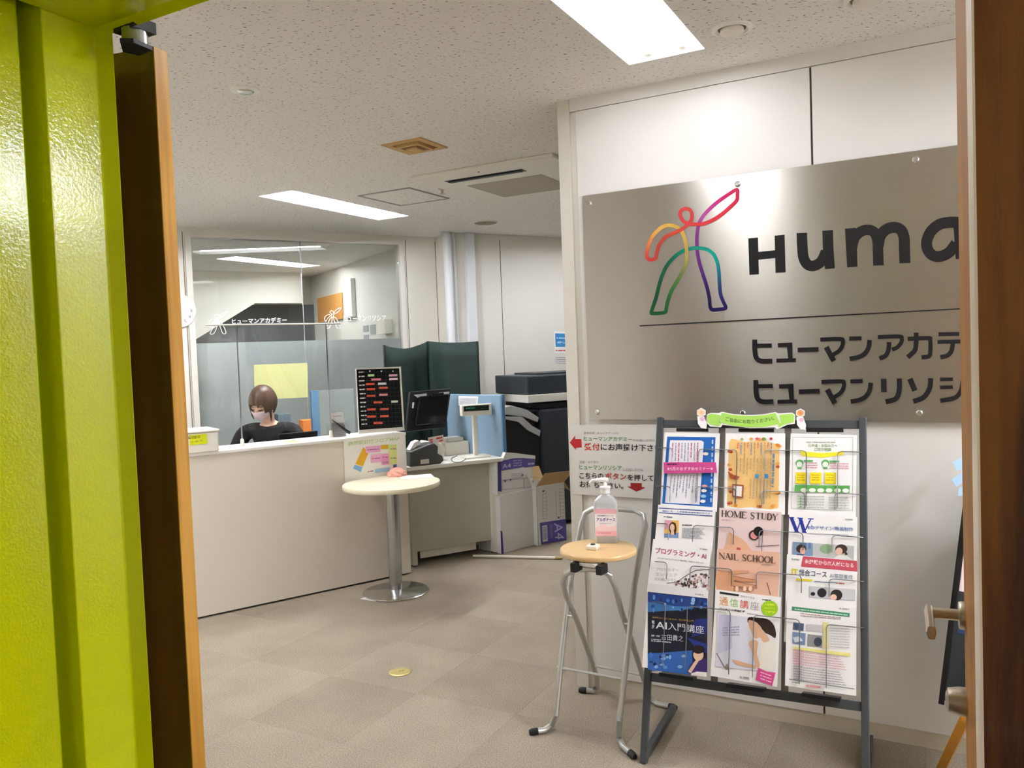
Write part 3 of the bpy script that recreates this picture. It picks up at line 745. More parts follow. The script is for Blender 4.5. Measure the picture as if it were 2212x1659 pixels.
a.build('print', gp); a = Art(PF, lift=0.0018)
t8('派遣・お仕事の', 430, 836, 775, 838, 46, GRY)
t8('ヒューマンリソシア', 428, 945, 1188, 968, 86, GRN, 0.02); t8('にお越しの方は、', 1205, 972, 1590, 980, 48, GRY)
t8('こちらの', 432, 1108, 858, 1118, 108, BLK, 0.02); t8('ボタン', 888, 1118, 1272, 1134, 116, '#b8301f', 0.02); t8('を押して', 1292, 1142, 1760, 1156, 112, BLK, 0.02)
t8('お待ち下さい。', 436, 1262, 1222, 1300, 112, BLK, 0.02)
a.build('print', gp)
a = Art(PF, lift=0.0018); a.poly([z8(*p) for p in ((258,465),(352,340),(355,400),(465,400),(475,550),(370,560),(372,602))], RED)
a.build('arrow', gp)
a = Art(PF, lift=0.0018); a.poly([z8(*p) for p in ((1345,1185),(1550,1190),(1548,1258),(1615,1270),(1455,1345),(1285,1248),(1350,1252))], '#9c0f12')
a.build('arrow', gp)

# ------------------------------------------------------------------ brochure rack
rd_ = dirv(-64.7 + 180); rn_ = dirv(-64.7 + 90); RK = 0.308
RB = Vector((0.423, 2.86, 0)); ry_ = (rn_ * RK + Z).normalized(); YL = math.sqrt(1 + RK * RK)
RF = Fr(RB, rd_, ry_)
RW = 0.735
tb, tt, ttop = 0.283 * YL, 1.191 * YL, 1.215 * YL
rack = thing('brochure_rack', RB + rd_ * RW / 2 + rn_ * 0.1, 'grey metal brochure rack with wire holders in front of the white wall', 'rack')
for s_, in ((0.0,), (RW,)):
    MB().obox(RF.p(s_ - 0.0125, 0.0, -0.012), rd_ * 0.025, ry_ * ttop, RF.n * 0.024).build('post', 'rack_grey', rack, bevel=0.003)
    e_ = RB + rd_ * s_
    MB().obox(e_ - rd_ * 0.0125 + Z * 0.004 + rn_ * 0.0, rd_ * 0.025, rn_ * 0.44, Z * 0.028).build('foot_bar', 'rack_grey', rack, bevel=0.003)
    MB().lathe(e_ + rn_ * 0.42, [(0.011, 0), (0.011, 0.012)], 12).build('foot_pad', 'rubber', rack)
    MB().lathe(e_ + rn_ * 0.02, [(0.011, 0), (0.011, 0.012)], 12).build('foot_pad', 'rubber', rack)
for t_ in (tt, tb):
    MB().obox(RF.p(0.0125, t_ - 0.015, -0.010), rd_ * (RW - 0.025), ry_ * 0.03, RF.n * 0.016).build('cross_rail', 'rack_grey', rack, bevel=0.002)
dv = [RF.px(1557, 1000)[0], RF.px(1701, 1000)[0]]
for s_ in dv:
    MB().obox(RF.p(s_ - 0.012, tb + 0.015, -0.008), rd_ * 0.024, ry_ * (tt - tb - 0.03), RF.n * 0.006).build('divider', 'rack_back', rack)
for q0, q1 in (((1462, 929), (1530, 929)), ((1596, 930), (1672, 930)), ((1742, 930), (1822, 930)), ((1433, 1455), (1506, 1463)), ((1576, 1477), (1656, 1488)), ((1736, 1497), (1818, 1508))):
    a0, b0 = RF.px(*q0); a1, b1 = RF.px(*q1); bm = (b0 + b1) / 2
    z0 = 0.006 if q0[1] > 1200 else -0.004
    MB().obox(RF.p(a0, bm - 0.006, z0), rd_ * (a1 - a0), ry_ * 0.012, RF.n * (0.06 if z0 > 0 else 0.012)).build('clip_bar', 'black', rack)
WOFF = [0.019, 0.020, 0.032, 0.045, 0.058]
tiers = [((967, 971, 973, 976), 1088), ((1050, 1053, 1062, 1067), 1090), ((1131, 1138, 1149, 1159), 1166), ((1214, 1227, 1240, 1254), 1262), ((1302, 1316, 1336, 1354), 1470)]
xs = [(None, 1452), (1509, 1592), (1652, 1742), (1809, None)]
for ti, (ys, yd) in enumerate(tiers):
    fo2 = RF.off(WOFF[ti]); base_t = RF.px(1400, ys[0])[1]
    for k in range(4):
        y_ = ys[k]; c_t = fo2.px((1430, 1553, 1700, 1840)[k], y_)[1]
        dx_ = -6 * ti
        hl = fo2.px((xs[k][0] or 1400) + dx_ * (1 if k else 0.9), y_)[0] if xs[k][0] else None
        hr = fo2.px((xs[k][1] or 1800) + dx_ * 0.6, y_)[0] if xs[k][1] else None
        drop = (0.20, 0.06, 0.06, 0.06, c_t - tb - 0.05)[ti]
        pts = []
        if hl is not None: pts += [fo2.p(hl, c_t - drop), fo2.p(hl, c_t - 0.012), fo2.p(hl + 0.004, c_t - 0.003), fo2.p(hl + 0.012, c_t)]
        else: pts += [RF.p(0.0, c_t, 0.012), fo2.p(0.02, c_t)]
        if hr is not None: pts += [fo2.p(hr - 0.012, c_t), fo2.p(hr - 0.004, c_t - 0.003), fo2.p(hr, c_t - 0.012), fo2.p(hr, c_t - drop)]
        else: pts += [fo2.p(RW - 0.03, c_t), RF.p(RW - 0.002, c_t, 0.012)]
        w_ = MB().tube(pts, 0.0017, 6)
        if k in (1, 2): w_.tube([RF.p(dv[k - 1], c_t, -0.004), fo2.p(dv[k - 1], c_t)], 0.003, 6)
        w_.build('wire_holder', 'steel_wire', rack)

BOFF = [0.012, 0.025, 0.038, 0.051]
def brochure(tier, tl, tr, label, hgt=0.297, m_='paper', art=None, th=0.004, name='brochure'):
    f2 = RF.off(BOFF[tier]); a0, b0 = f2.px(*tl); a1, b1 = f2.px(*tr)
    wv = Vector((a1 - a0, b1 - b0)); wv.normalize(); dn = Vector((wv.y, -wv.x))
    c = [(a0, b0), (a1, b1), (a1 + dn.x * hgt, b1 + dn.y * hgt), (a0 + dn.x * hgt, b0 + dn.y * hgt)]
    lim = tb + 0.017
    c = [(p, max(q, lim)) for p, q in c]
    t = thing(name, f2.p((c[2][0] + c[3][0]) / 2, (c[2][1] + c[3][1]) / 2), label, name.replace('_', ' ').split()[-1], 'brochures on the rack')
    sh = MB().prism([f2.p(p, q, -th) for p, q in c], f2.n * th).build('sheets', m_, t)
    ar = Art(f2, lift=0.0005, step=0.00008)
    art(ar, t); ar.build('cover_print', sh)
    return t
def z6(x, y): return (1380 + x / 4.148, 860 + y / 4.148)
def z7(x, y): return (1380 + x / 4.148, 1160 + y / 4.148)
def P6(*p): return [z6(*q) for q in p]
def P7(*p): return [z7(*q) for q in p]

def art_blue(a, t):
    a.poly(P6((255, 345), (687, 350), (660, 975), (208, 945)), '#1560b0')
    a.poly(P6((280, 378), (560, 380), (582, 395), (545, 955), (235, 938)), '#eceaf2')
    for k in range(9):      # vertical lines of print
        x = 305 + 28 * k; c = '#c05070' if k in (0, 2, 6, 8) else '#9a98a8'
        p, q = z6(x, 400), z6(x - 6, 400 + (140 + 25 * (k % 3))); a.dashes(*p, *q, 2.2, c, seed=k)
        p, q = z6(x - 8, 690), z6(x - 25, 690 + (120 + 40 * (k % 3))); a.dashes(*p, *q, 2.2, c if k % 2 else '#9a98a8', seed=k + 20)
    for k in range(10): p, q = z6(662 - k * 1.5, 375 + 58 * k), z6(661 - k * 1.5, 412 + 58 * k); a.dashes(*p, *q, 3.2, '#bcd3ee', seed=k)
    for k, (x, y) in enumerate(((600, 500), (590, 790), (585, 830), (580, 880), (575, 925))): a.ell(*z6(x, y), 6, 3.6, ('#f0d8d4', '#e4a0a8', '#f4f0f0', '#8cc8e8', '#f4f0f0')[k], 12)
brochure(0, (1436, 934), (1555, 936), 'blue framed flyer in the top left pocket of the rack', art=art_blue)
def art_orange(a, t):
    a.poly(P6((808, 400), (830, 360), (960, 395), (1100, 372), (1190, 400), (1262, 420), (1250, 985), (1180, 998), (1000, 975), (890, 985), (790, 965)), '#f0c57e')
    rr = random.Random(5)
    for k in range(26):
        x, y = ((rr.choice((815, 1250)) + rr.uniform(-12, 12), rr.uniform(420, 960)) if k < 18 else (rr.uniform(830, 1240), rr.choice((372, 965)) + rr.uniform(-8, 8)))
        a.ell(*z6(x, y), 4.2, 3.4, rr.choice(('#d98a3c', '#b8502a', '#e6a84e', '#8d3a24', '#dca050')), 10)
    for (x, y, c) in ((1060, 365, '#d9506a'), (1128, 368, '#74a84e'), (1185, 365, '#c8304a'), (925, 370, '#9cb070')): a.ell(*z6(x, y), 3.6, 3.2, c, 8)
    for k in range(11):
        x = 890 + 30 * k; c = ('#c85a6a', '#5c78b8', '#a88a5c')[k % 3]; p, q = z6(x, 400), z6(x - 4, 450 + 60 * (k % 3)); a.dashes(*p, *q, 2.0, c, seed=k)
        p, q = z6(x - 6, 540), z6(x - 10, 640 + 20 * (k % 4)); a.dashes(*p, *q, 2.4, '#b8a070', seed=k + 40)
        if k > 3: p, q = z6(x - 8, 720), z6(x - 14, 900); a.dashes(*p, *q, 2.0, '#8aa0b0' if k % 2 else '#b89a60', seed=k + 80)
    for x in (1060, 1145): a.rect(*z6(x - 16, 682), *z6(x + 16, 720), '#3a88c0')
    a.poly(P6((800, 655), (850, 690), (905, 705), (885, 735), (820, 720)), '#a8502c')
    a.poly(P6((838, 770), (943, 780), (935, 900), (838, 885)), '#8d4a30'); a.poly(P6((852, 785), (928, 792), (922, 885), (850, 875)), '#f2ece8')
    p, q = z6(1210, 500), z6(1200, 800); a.dashes(*p, *q, 4.5, '#6080a0', seed=99)
brochure(0, (1568, 936), (1696, 936), 'orange autumn leaf flyer in the top middle pocket of the rack', art=art_orange)
def art_green(a, t):
    a.line(P6((1380, 350), (1918, 352), (1915, 1010), (1370, 990)), 0.8, '#a8b8a0', closed=True)
    a.tline('北海道・お悩み方へ', *z6(1515, 440), *z6(1780, 440), 7, '#9cae86', 0.02); a.tline('ご紹介相談', *z6(1570, 475), *z6(1725, 477), 7.5, '#86a878', 0.02)
    p, q = z6(1500, 395), z6(1760, 395); a.dashes(*p, *q, 2.4, '#b8bcae', seed=2)
    a.poly(P6((1452, 462), (1500, 480), (1640, 492), (1780, 482), (1832, 470), (1830, 510), (1640, 535), (1480, 522), (1450, 500)), '#f0e630')
    for x in (1440, 1672):
        a.ell(*z6(x, 585), 8.5, 8.5, '#5aa860'); a.ell(*z6(x, 595), 6.2, 6.0, '#e8f0e4'); a.rect(*z6(x - 18, 618), *z6(x + 18, 634), '#5aa860')
    for k in range(3):
        p, q = z6(1490, 580 + 20 * k), z6(1600, 582 + 20 * k); a.dashes(*p, *q, 1.8, '#d890a0', seed=k)
        p, q = z6(1712, 585 + 20 * k), z6(1880, 590 + 20 * k); a.dashes(*p, *q, 1.8, '#d890a0', seed=k + 5)
    a.rect(*z6(1480, 555), *z6(1560, 572), '#5aa860'); a.rect(*z6(1708, 560), *z6(1795, 576), '#5aa860')
    for x0 in (1408, 1538, 1670): a.poly(P6((x0, 665), (x0 + 98, 668), (x0 + 96, 770), (x0 - 3, 766)), '#f2dc1c'); [a.dashes(*z6(x0 + 10, 690 + 22 * k), *z6(x0 + 80, 691 + 22 * k), 1.8, '#c8a020', seed=k) for k in range(3)]
    a.poly(P6((1400, 778), (1890, 785), (1888, 850), (1395, 842)), '#5aa650')
    for k in range(6): a.ell(*z6(1480 + 75 * k, 825 + k), 7.5, 4.6, '#eef4ea', 14)
    for k in range(5): a.dashes(*z6(1420, 880 + 25 * k), *z6(1660, 884 + 25 * k), 1.8, '#a8b0a4', seed=k); a.dashes(*z6(1700, 890 + 24 * k), *z6(1890, 893 + 24 * k), 2.2, '#b4b8b0', seed=k + 9)
    for k in range(4): a.ell(*z6(1450, 897 + 26 * k), 1.8, 1.8, '#5aa650', 8)
brochure(0, (1708, 936), (1851, 940), 'pale green flyer with yellow boxes in the top right pocket of the rack', art=art_green)
def art_illu(a, t):
    a.line(P6((180, 985), (660, 1013)), 1.9, '#2c4a90'); a.line(P6((180, 1026), (660, 1057)), 1.9, '#2c4a90')
    a.tline('無料体験・入学相談会随時受付中です', *z6(210, 1018), *z6(640, 1042), 3.6, '#5a76b0', 0.02); a.dashes(*z6(225, 1062), *z6(300, 1068), 2.4, '#707884')
    a.poly(P6((232, 1092), (358, 1098), (355, 1255), (228, 1250)), '#e8b858'); a.poly(P6((232, 1092), (300, 1095), (270, 1160), (230, 1180)), '#e0a0b4')
    a.poly(P6((228, 1215), (356, 1205), (355, 1255), (228, 1250)), '#7e9cc8')
    a.poly(P6((275, 1130), (300, 1108), (330, 1120), (340, 1170), (330, 1225), (285, 1220), (268, 1170)), '#4a2e20'); a.ell(*z6(300, 1160), 5, 8, '#ecc9a8'); a.poly(P6((290, 1190), (315, 1190), (318, 1225), (288, 1225)), '#ecc9a8')
    a.dashes(*z6(388, 1136), *z6(480, 1140), 2.4, '#606470')
    for k in range(8): a.dashes(*z6(388, 1165 + 12 * k), *z6(545 + 12 * (k % 5), 1172 + 12 * k), 1.6, '#a8aeb8', seed=k)
brochure(1, (1422, 1090), (1545, 1102), 'white leaflet with two blue rules and a small portrait illustration', art=art_illu)
def serif(a, word, quad, col):
    """high-contrast serif capitals built from thick and thin strokes in a unit box"""
    G_ = {'H': [((.18, 0), (.18, 1), 1), ((.82, 0), (.82, 1), 1), ((.18, .5), (.82, .5), 0)], 'E': [((.22, 0), (.22, 1), 1), ((.22, .98), (.85, .98), 0), ((.22, .5), (.7, .5), 0), ((.22, .02), (.88, .02), 0), ((.86, .85), (.86, 1), 0), ((.88, 0), (.88, .17), 0)],
          'M': [((.12, 0), (.12, 1), 0), ((.14, 1), (.5, .05), 1), ((.5, .05), (.86, 1), 0), ((.88, 0), (.88, 1), 1)], 'T': [((.5, 0), (.5, 1), 1), ((.08, .98), (.92, .98), 0), ((.08, .8), (.08, 1), 0), ((.92, .8), (.92, 1), 0)],
          'U': [((.2, 1), (.2, .3), 1), ((.2, .3), (.28, .08), 1), ((.28, .08), (.5, .01), 0), ((.5, .01), (.72, .08), 0), ((.72, .08), (.8, .3), 0), ((.8, .3), (.8, 1), 0)], 'Y': [((.1, 1), (.5, .45), 1), ((.9, 1), (.5, .45), 0), ((.5, 0), (.5, .47), 1)],
          'N': [((.15, 0), (.15, 1), 0), ((.15, 1), (.85, .02), 1), ((.85, 0), (.85, 1), 0)], 'A': [((.08, 0), (.5, 1), 0), ((.5, 1), (.9, 0), 1), ((.24, .35), (.73, .35), 0)], 'I': [((.5, 0), (.5, 1), 1)], 'L': [((.25, 0), (.25, 1), 1), ((.25, .02), (.88, .02), 0), ((.88, 0), (.88, .2), 0)],
          'W': [((.02, 1), (.27, 0), 1), ((.27, 0), (.5, .95), 0), ((.46, 1), (.72, 0), 1), ((.72, 0), (.98, 1), 0)]}
    ring = [(.5 + .42 * math.cos(R(t)), .5 + .5 * math.sin(R(t))) for t in range(0, 361, 20)]
    G_['O'] = [(ring[i], ring[i + 1], abs(math.cos(R(i * 20 + 10)))) for i in range(18)]
    G_['C'] = [(ring[i], ring[i + 1], abs(math.cos(R(i * 20 + 10))) if i > 4 else .2) for i in range(2, 16)]
    dd = [(.18, 1)] + [(.45 + .42 * math.sin(R(t)), .5 + .5 * math.cos(R(t))) for t in range(0, 181, 20)] + [(.18, 0)]
    G_['D'] = [((.2, 0), (.2, 1), 1)] + [(dd[i], dd[i + 1], .15 + abs(math.sin(R(i * 18 - 9)))) for i in range(len(dd) - 1)]
    sp = bez([(.8, .78), (.72, .95), (.5, 1), (.28, .92), (.22, .74), (.35, .58), (.62, .44), (.78, .28), (.72, .08), (.48, 0), (.25, .06), (.18, .24)], 3)
    G_['S'] = [(sp[i], sp[i + 1], max(0.15, 1 - abs(i / len(sp) - .5) * 2.6)) for i in range(len(sp) - 1)]
    wd_ = {'I': .45, ' ': .45, 'M': 1.25, 'O': 1.05, 'W': 1.3, 'N': 1.05}
    tot = sum(wd_.get(c, 0.9) for c in word); x = 0
    wpx = abs(quad[1][0] - quad[0][0]) / tot
    for c in word:
        w = wd_.get(c, 0.9)
        for (p, q, k) in G_.get(c, []):
            pp = a.quadmap(quad, (x + p[0] * w) / tot, p[1]); qq = a.quadmap(quad, (x + q[0] * w) / tot, q[1])
            a.line([pp, qq], max(wpx * (0.07 + 0.15 * k), 0.7), col); a.l -= a.st * 0.9
            if k == 1 and c not in 'OCSD' or (k == 0 and c in 'NAMWY'):
                for e in (p, q):
                    if e[1] in (0, 1): m0 = a.quadmap(quad, (x + (e[0] - .14) * w) / tot, e[1]); m1 = a.quadmap(quad, (x + (e[0] + .14) * w) / tot, e[1]); a.line([m0, m1], max(wpx * .06, 0.6), col)
        x += w
def hand(a, pts, col): a.poly(pts, col)
def art_home(a, t):
    f2 = a.fr
    a.poly(P6((722, 982), (1278, 1020), (1262, 1400), (712, 1372)), '#e6cdcb')
    serif(a, 'HOME STUDY', P6((740, 1005), (1250, 1040), (1245, 1097), (738, 1062)), '#4a4038')
    a.tline('美容通信ガイド', *z6(742, 1098), *z6(855, 1104), 3, '#7a6a64')
    a.poly(bez(P6((810, 1205), (860, 1230), (930, 1270), (985, 1330), (1000, 1390), (770, 1380), (790, 1300)), 5, True), '#e2b08e')
    a.poly(P6((880, 1335), (915, 1345), (905, 1385), (872, 1378)), '#b8404a')
    a.ell(*z6(1035, 1228), 11.5, 11, '#2c1c20'); a.ell(*z6(1035, 1230), 8.2, 8, '#d88c8c'); a.ell(*z6(1072, 1195), 10.5, 10.5, '#1a1216')
    a.line(P6((1050, 1330), (1260, 1318)), 1.3, '#584048'); a.line(P6((1110, 1200), (1100, 1375)), 1.2, '#4a3438')
brochure(1, (1555, 1097), (1688, 1107), 'pink home study booklet with make-up picture on the rack', art=art_home, m_='paper')
def art_web(a, t):
    serif(a, 'W', P6((1362, 1070), (1545, 1082), (1525, 1205), (1375, 1195)), '#1c2c8a')
    a.tline('eb', *z6(1512, 1172), *z6(1575, 1175), 9, '#3a58a8', 0.0); a.tline('デザイン/動画制作', *z6(1580, 1180), *z6(1920, 1195), 9, '#4a68a8', 0.01)
    a.dashes(*z6(1850, 1085), *z6(1920, 1090), 2.6, '#a8a8a8'); a.dashes(*z6(1510, 1212), *z6(1880, 1228), 1.8, '#b0b0b8')
    a.poly(P6((1378, 1288), (1928, 1325), (1925, 1450), (1375, 1420)), '#b9bcba'); a.poly(P6((1378, 1288), (1560, 1300), (1560, 1430), (1375, 1420)), '#8098b8')
    for k in range(3): a.poly(P6((1440 + 40 * k, 1296), (1462 + 40 * k, 1298), (1462 + 40 * k, 1350), (1440 + 40 * k, 1348)), '#5c78a0')
    a.ell(*z6(1680, 1350), 14, 10, '#8aa884'); a.ell(*z6(1455, 1350), 11, 9, '#3a2c2a'); a.ell(*z6(1468, 1368), 6, 7.5, '#e0b098'); a.poly(P6((1400, 1422), (1420, 1395), (1470, 1398), (1500, 1428)), '#3a5070')
    a.ell(*z6(1815, 1352), 13, 10, '#3a2826'); a.poly(P6((1830, 1340), (1875, 1400), (1850, 1408)), '#3a2826'); a.ell(*z6(1795, 1372), 7.5, 8, '#e2b8a4'); a.poly(P6((1740, 1440), (1790, 1405), (1860, 1410), (1915, 1448)), '#dcdad6')
brochure(1, (1705, 1107), (1852, 1117), 'white web design brochure with a large blue W', art=art_web)
def art_prog(a, t):
    a.tline('プログラミング・AI', *z6(150, 1390), *z6(605, 1445), 13, '#b03a5c', 0.02)
    a.dashes(*z6(545, 1350), *z6(615, 1358), 2.6, '#a0a0a0'); a.tline('はじめての方のためのIT専門校・社会人スクール', *z6(168, 1440), *z6(580, 1485), 3.6, '#8a8488', 0.01)
    for k, b in enumerate(('プログラマー', 'エンジニア', 'IT人材になろう')): a.tline(b, *z6(155 - 5 * k, 1545 + 45 * k), *z6(355 - 20 * k + 8 * k, 1556 + 45 * k), 6.8, '#b0aaa8')
    pts = bez(P7((250, 415), (340, 400), (420, 350), (500, 305), (560, 295), (640, 290)), 4); a.line(pts, 1.6, '#6a6460')
    rr = random.Random(11)
    for k in range(110):
        x = rr.uniform(330, 632); lo = 405 - (x - 330) * 0.36; y = rr.uniform(max(lo, 300), 440 + (x - 330) * 0.07)
        a.st = 0.00001; a.ell(*z7(x, y), rr.uniform(1.4, 3.2), rr.uniform(1.4, 3.2), rr.choice(('#4a3a3c', '#8a6a68', '#c8a8a0', '#e8d8d4', '#6a5458', '#b07a80', '#2c2428')), 7)
brochure(2, (1411, 1164), (1536, 1182), 'white programming school brochure with a pink Japanese title', art=art_prog)
def art_nail(a, t):
    a.poly(P6((706, 1348), (1265, 1382), (1250, 1800), (690, 1770)), '#e2b49c')
    serif(a, 'NAIL SCHOOL', P6((715, 1385), (1232, 1425), (1230, 1482), (718, 1440)), '#5a443a')
    a.tline('通信講座ガイド', *z6(1100, 1498), *z6(1230, 1506), 3.2, '#7a5a4c')
    a.poly(bez(P7((705, 310), (780, 320), (845, 330), (860, 420), (830, 490), (700, 470)), 4, True), '#d9a07c')
    a.line(P7((800, 325), (900, 312), (990, 308)), [9, 7, 3], '#d39a76'); a.line(P7((830, 360), (950, 385), (1050, 395)), [10, 8, 3], '#cf946f'); a.line(P7((830, 410), (960, 435), (1065, 455)), [11, 8, 4], '#d39a76')
    a.line(P7((845, 350), (950, 372), (1045, 384)), 1.2, '#8a5a42'); a.line(P7((850, 395), (950, 418), (1060, 436)), 1.2, '#8a5a42'); a.line(P7((845, 438), (930, 470), (1000, 490)), 2, '#a06a50')
    for x in (880, 950, 1000): a.ell(*z7(x, 462), 4, 6, '#f0c8b0', 10)
    a.line(P7((1150, 410), (1180, 520)), 1.6, '#4a2c24')
brochure(2, (1549, 1186), (1685, 1197), 'salmon nail school booklet with hands picture on the rack', art=art_nail)
def art_it(a, t):
    a.poly(P7((1472, 172), (1958, 215), (1958, 310), (1452, 265)), '#c04a5c')
    a.tline('未経験からIT人材になる', *z7(1485, 238), *z7(1925, 276), 10, '#f4e4e4', 0.02)
    a.tline('IT', *z7(1368, 332), *z7(1425, 338), 12, '#e2cf3a', 0.05); a.tline('総合コース', *z7(1435, 345), *z7(1685, 365), 14, '#4a5070', 0.015); a.tline('AI基礎養成', *z7(1710, 365), *z7(1915, 382), 10, '#7a86a0')
    a.poly(P7((1410, 372), (1558, 380), (1555, 398), (1408, 392)), '#ecdc3a'); a.line(P7((1572, 398), (1770, 412)), 1.6, '#5a7098'); a.dashes(*z7(1770, 412), *z7(1840, 418), 2.2, '#c86a70'); a.dashes(*z7(1370, 195), *z7(1440, 205), 2.6, '#a8a8a8')
    a.poly(P7((1530, 440), (1940, 470), (1938, 570), (1525, 540)), '#c8c8cc'); a.ell(*z7(1640, 500), 10, 10, '#1e1a20'); a.ell(*z7(1560, 510), 5, 4, '#1e1a20'); a.ell(*z7(1770, 520), 13, 12, '#231a1c'); a.ell(*z7(1745, 540), 7, 6.5, '#e4bda6')
brochure(2, (1700, 1197), (1852, 1211), 'white IT course brochure with a red slanted banner', art=art_it)
def art_ai(a, t):
    a.poly(P7((80, 490), (615, 550), (612, 1255), (80, 1188)), '#0c1226')
    a.poly(P7((80, 490), (615, 550), (615, 640), (80, 600)), '#1f3f86'); a.poly(P7((80, 580), (330, 620), (560, 625), (400, 655), (80, 672)), '#3f78b8')
    a.poly(P7((80, 1045), (300, 1030), (480, 1015), (480, 1235), (80, 1188)), '#2f62b0'); a.poly(P7((500, 740), (615, 730), (612, 860), (470, 900)), '#16246a'); a.poly(P7((430, 900), (615, 960), (612, 1040), (520, 1010)), '#1a2c78')
    rr = random.Random(4)
    for k in range(46):
        x, y = rr.uniform(95, 600), rr.choice((rr.uniform(515, 660), rr.uniform(1045, 1195)))
        if y > 1000 and x > 450: x -= 300
        if y < 560: y += (x - 95) * 0.1
        a.st = 0.00001; a.ell(*z7(x, y), rr.uniform(1.5, 6), rr.uniform(1.5, 6), rr.choice(('#3a70c0', '#5a90d4', '#18306c', '#88b4e0', '#244c98', '#10204c')), 8)
    a.st = 0.00008
    a.tline('未経験からはじめるAI・機械学習入門', *z7(120, 728), *z7(490, 762), 4.2, '#b08a3c', 0.02)
    a.text('特別', P7((118, 745), (140, 748), (140, 785), (118, 782)), '#e8e8ee', 0.03); a.text('講座', P7((118, 786), (140, 789), (140, 822), (118, 820)), '#e8e8ee', 0.03)
    a.tline('AI', *z7(152, 818), *z7(252, 828), 15, '#e8e8ee', 0.015); a.tline('入門講座', *z7(262, 832), *z7(585, 868), 17, '#e0e0e8', 0.0)
    a.tline('主講・講師', *z7(112, 890), *z7(192, 898), 4, '#e8e8ee', 0.03); a.tline('古田貴之', *z7(203, 920), *z7(400, 938), 13, '#dcdce4')
    a.dashes(*z7(112, 915), *z7(200, 922), 2, '#c0c0cc'); a.dashes(*z7(112, 930), *z7(290, 944), 2.2, '#c0c0cc', seed=3)
    a.poly(P7((430, 1212), (470, 1130), (520, 1080), (560, 1070), (605, 1100), (612, 1225), (540, 1240)), '#3a2468')
    a.poly(P7((440, 1205), (490, 1130), (525, 1085), (545, 1100), (500, 1170), (470, 1220)), '#e2bfa4'); a.ell(*z7(535, 1055), 11, 13, '#e6c2a6'); a.ell(*z7(535, 1008), 13.5, 9, '#1c1416'); a.poly(P7((485, 1030), (500, 990), (580, 995), (585, 1040), (570, 1030), (495, 1035)), '#1c1416')
    a.poly(P7((80, 415), (618, 475), (615, 550), (80, 490)), '#e6e4e6'); a.dashes(*z7(505, 512), *z7(580, 520), 2.4, '#a0a0a8')
    a.poly(P7((470, 1222), (520, 1205), (610, 1212), (612, 1255), (470, 1238)), '#e8e2de')
brochure(3, (1401, 1261), (1530, 1277), 'dark blue artificial intelligence course brochure at bottom left of the rack', art=art_ai)
def art_corr(a, t):
    for k, (b, c) in enumerate((('通', '#e09030'), ('信', '#8cc050'), ('講', '#d8605c'), ('座', '#a8a4a8'))): x = 722 + 92 * k; a.tline(b, *z7(x, 608 + 14 * k), *z7(x + 78, 618 + 14 * k), 18, c, 0.0)
    a.poly(P7((725, 488), (898, 515), (895, 532), (725, 508)), '#26221f'); a.tline('はじめての通信講座', *z7(722, 652), *z7(955, 680), 5, '#3a3638', 0.03); a.dashes(*z7(970, 685), *z7(1070, 696), 1.8, '#b0b0b0'); a.tline('自宅でできる', *z7(915, 540), *z7(1035, 558), 4.6, '#6a6668'); a.dashes(*z7(1105, 560), *z7(1185, 568), 2.2, '#606060')
    a.ell(*z7(1172, 640), 18, 17, '#9ccc1c'); [a.tline(b, *z7(1125, 612 + 34 * k), *z7(1220, 618 + 34 * k), 5, '#e8ec50', 0.02) for k, b in enumerate(('入会無料', 'キャンペーン', '実施中'))]
    a.poly(P7((705, 690), (960, 715), (1220, 745), (1215, 1215), (690, 1160)), '#dcdcea'); a.poly(P7((960, 715), (1220, 745), (1215, 1215), (1050, 1198)), '#e6e2e6'); a.poly(P7((720, 692), (830, 702), (835, 1000), (700, 1050)), '#c4c4dc')
    for k in range(4): a.dashes(*z7(750, 815 + 22 * k), *z7(900, 805 + 24 * k), 3, '#a4a4bc', seed=k)
    a.poly(bez(P7((985, 720), (1060, 722), (1150, 735), (1205, 780), (1228, 850), (1222, 905), (1180, 880), (1120, 850), (1090, 800), (1050, 770), (1005, 780), (975, 760)), 4, True), '#2e1e18')
    a.poly(bez(P7((985, 745), (1055, 765), (1100, 820), (1150, 880), (1170, 930), (1140, 960), (1110, 935), (1085, 900), (1050, 912), (1025, 890), (1010, 850), (990, 800)), 4, True), '#ddb192')
    a.poly(bez(P7((1095, 950), (1130, 945), (1215, 930), (1220, 1080), (1218, 1180), (1150, 1200), (1070, 1190), (1085, 1080)), 4, True), '#e9e4d8')
    a.poly(bez(P7((985, 950), (1030, 920), (1070, 940), (1065, 990), (1060, 1050), (1085, 1150), (1060, 1170), (1030, 1080), (1010, 1010)), 4, True), '#dab08f')
    a.poly(P7((835, 1095), (880, 1105), (960, 1130), (1050, 1150), (1050, 1180), (940, 1160), (870, 1140)), '#d9ae90')
    a.line(P7((698, 1040), (770, 1170)), 2.2, '#7c7c84'); a.poly(P7((770, 1165), (795, 1130), (810, 1185), (785, 1190)), '#8a8478')
    a.poly(P7((1070, 1170), (1150, 1205), (1225, 1215), (1195, 1335), (1050, 1280)), '#d0488c'); [a.dashes(*z7(1090, 1210 + 28 * k), *z7(1190, 1245 + 28 * k), 2.4, '#f0b8d4', seed=k) for k in range(3)]
    a.dashes(*z7(905, 1255), *z7(990, 1265), 3.4, '#a0a0a0')
brochure(3, (1546, 1273), (1687, 1290), 'white correspondence course brochure with a thoughtful woman on the cover', art=art_corr)
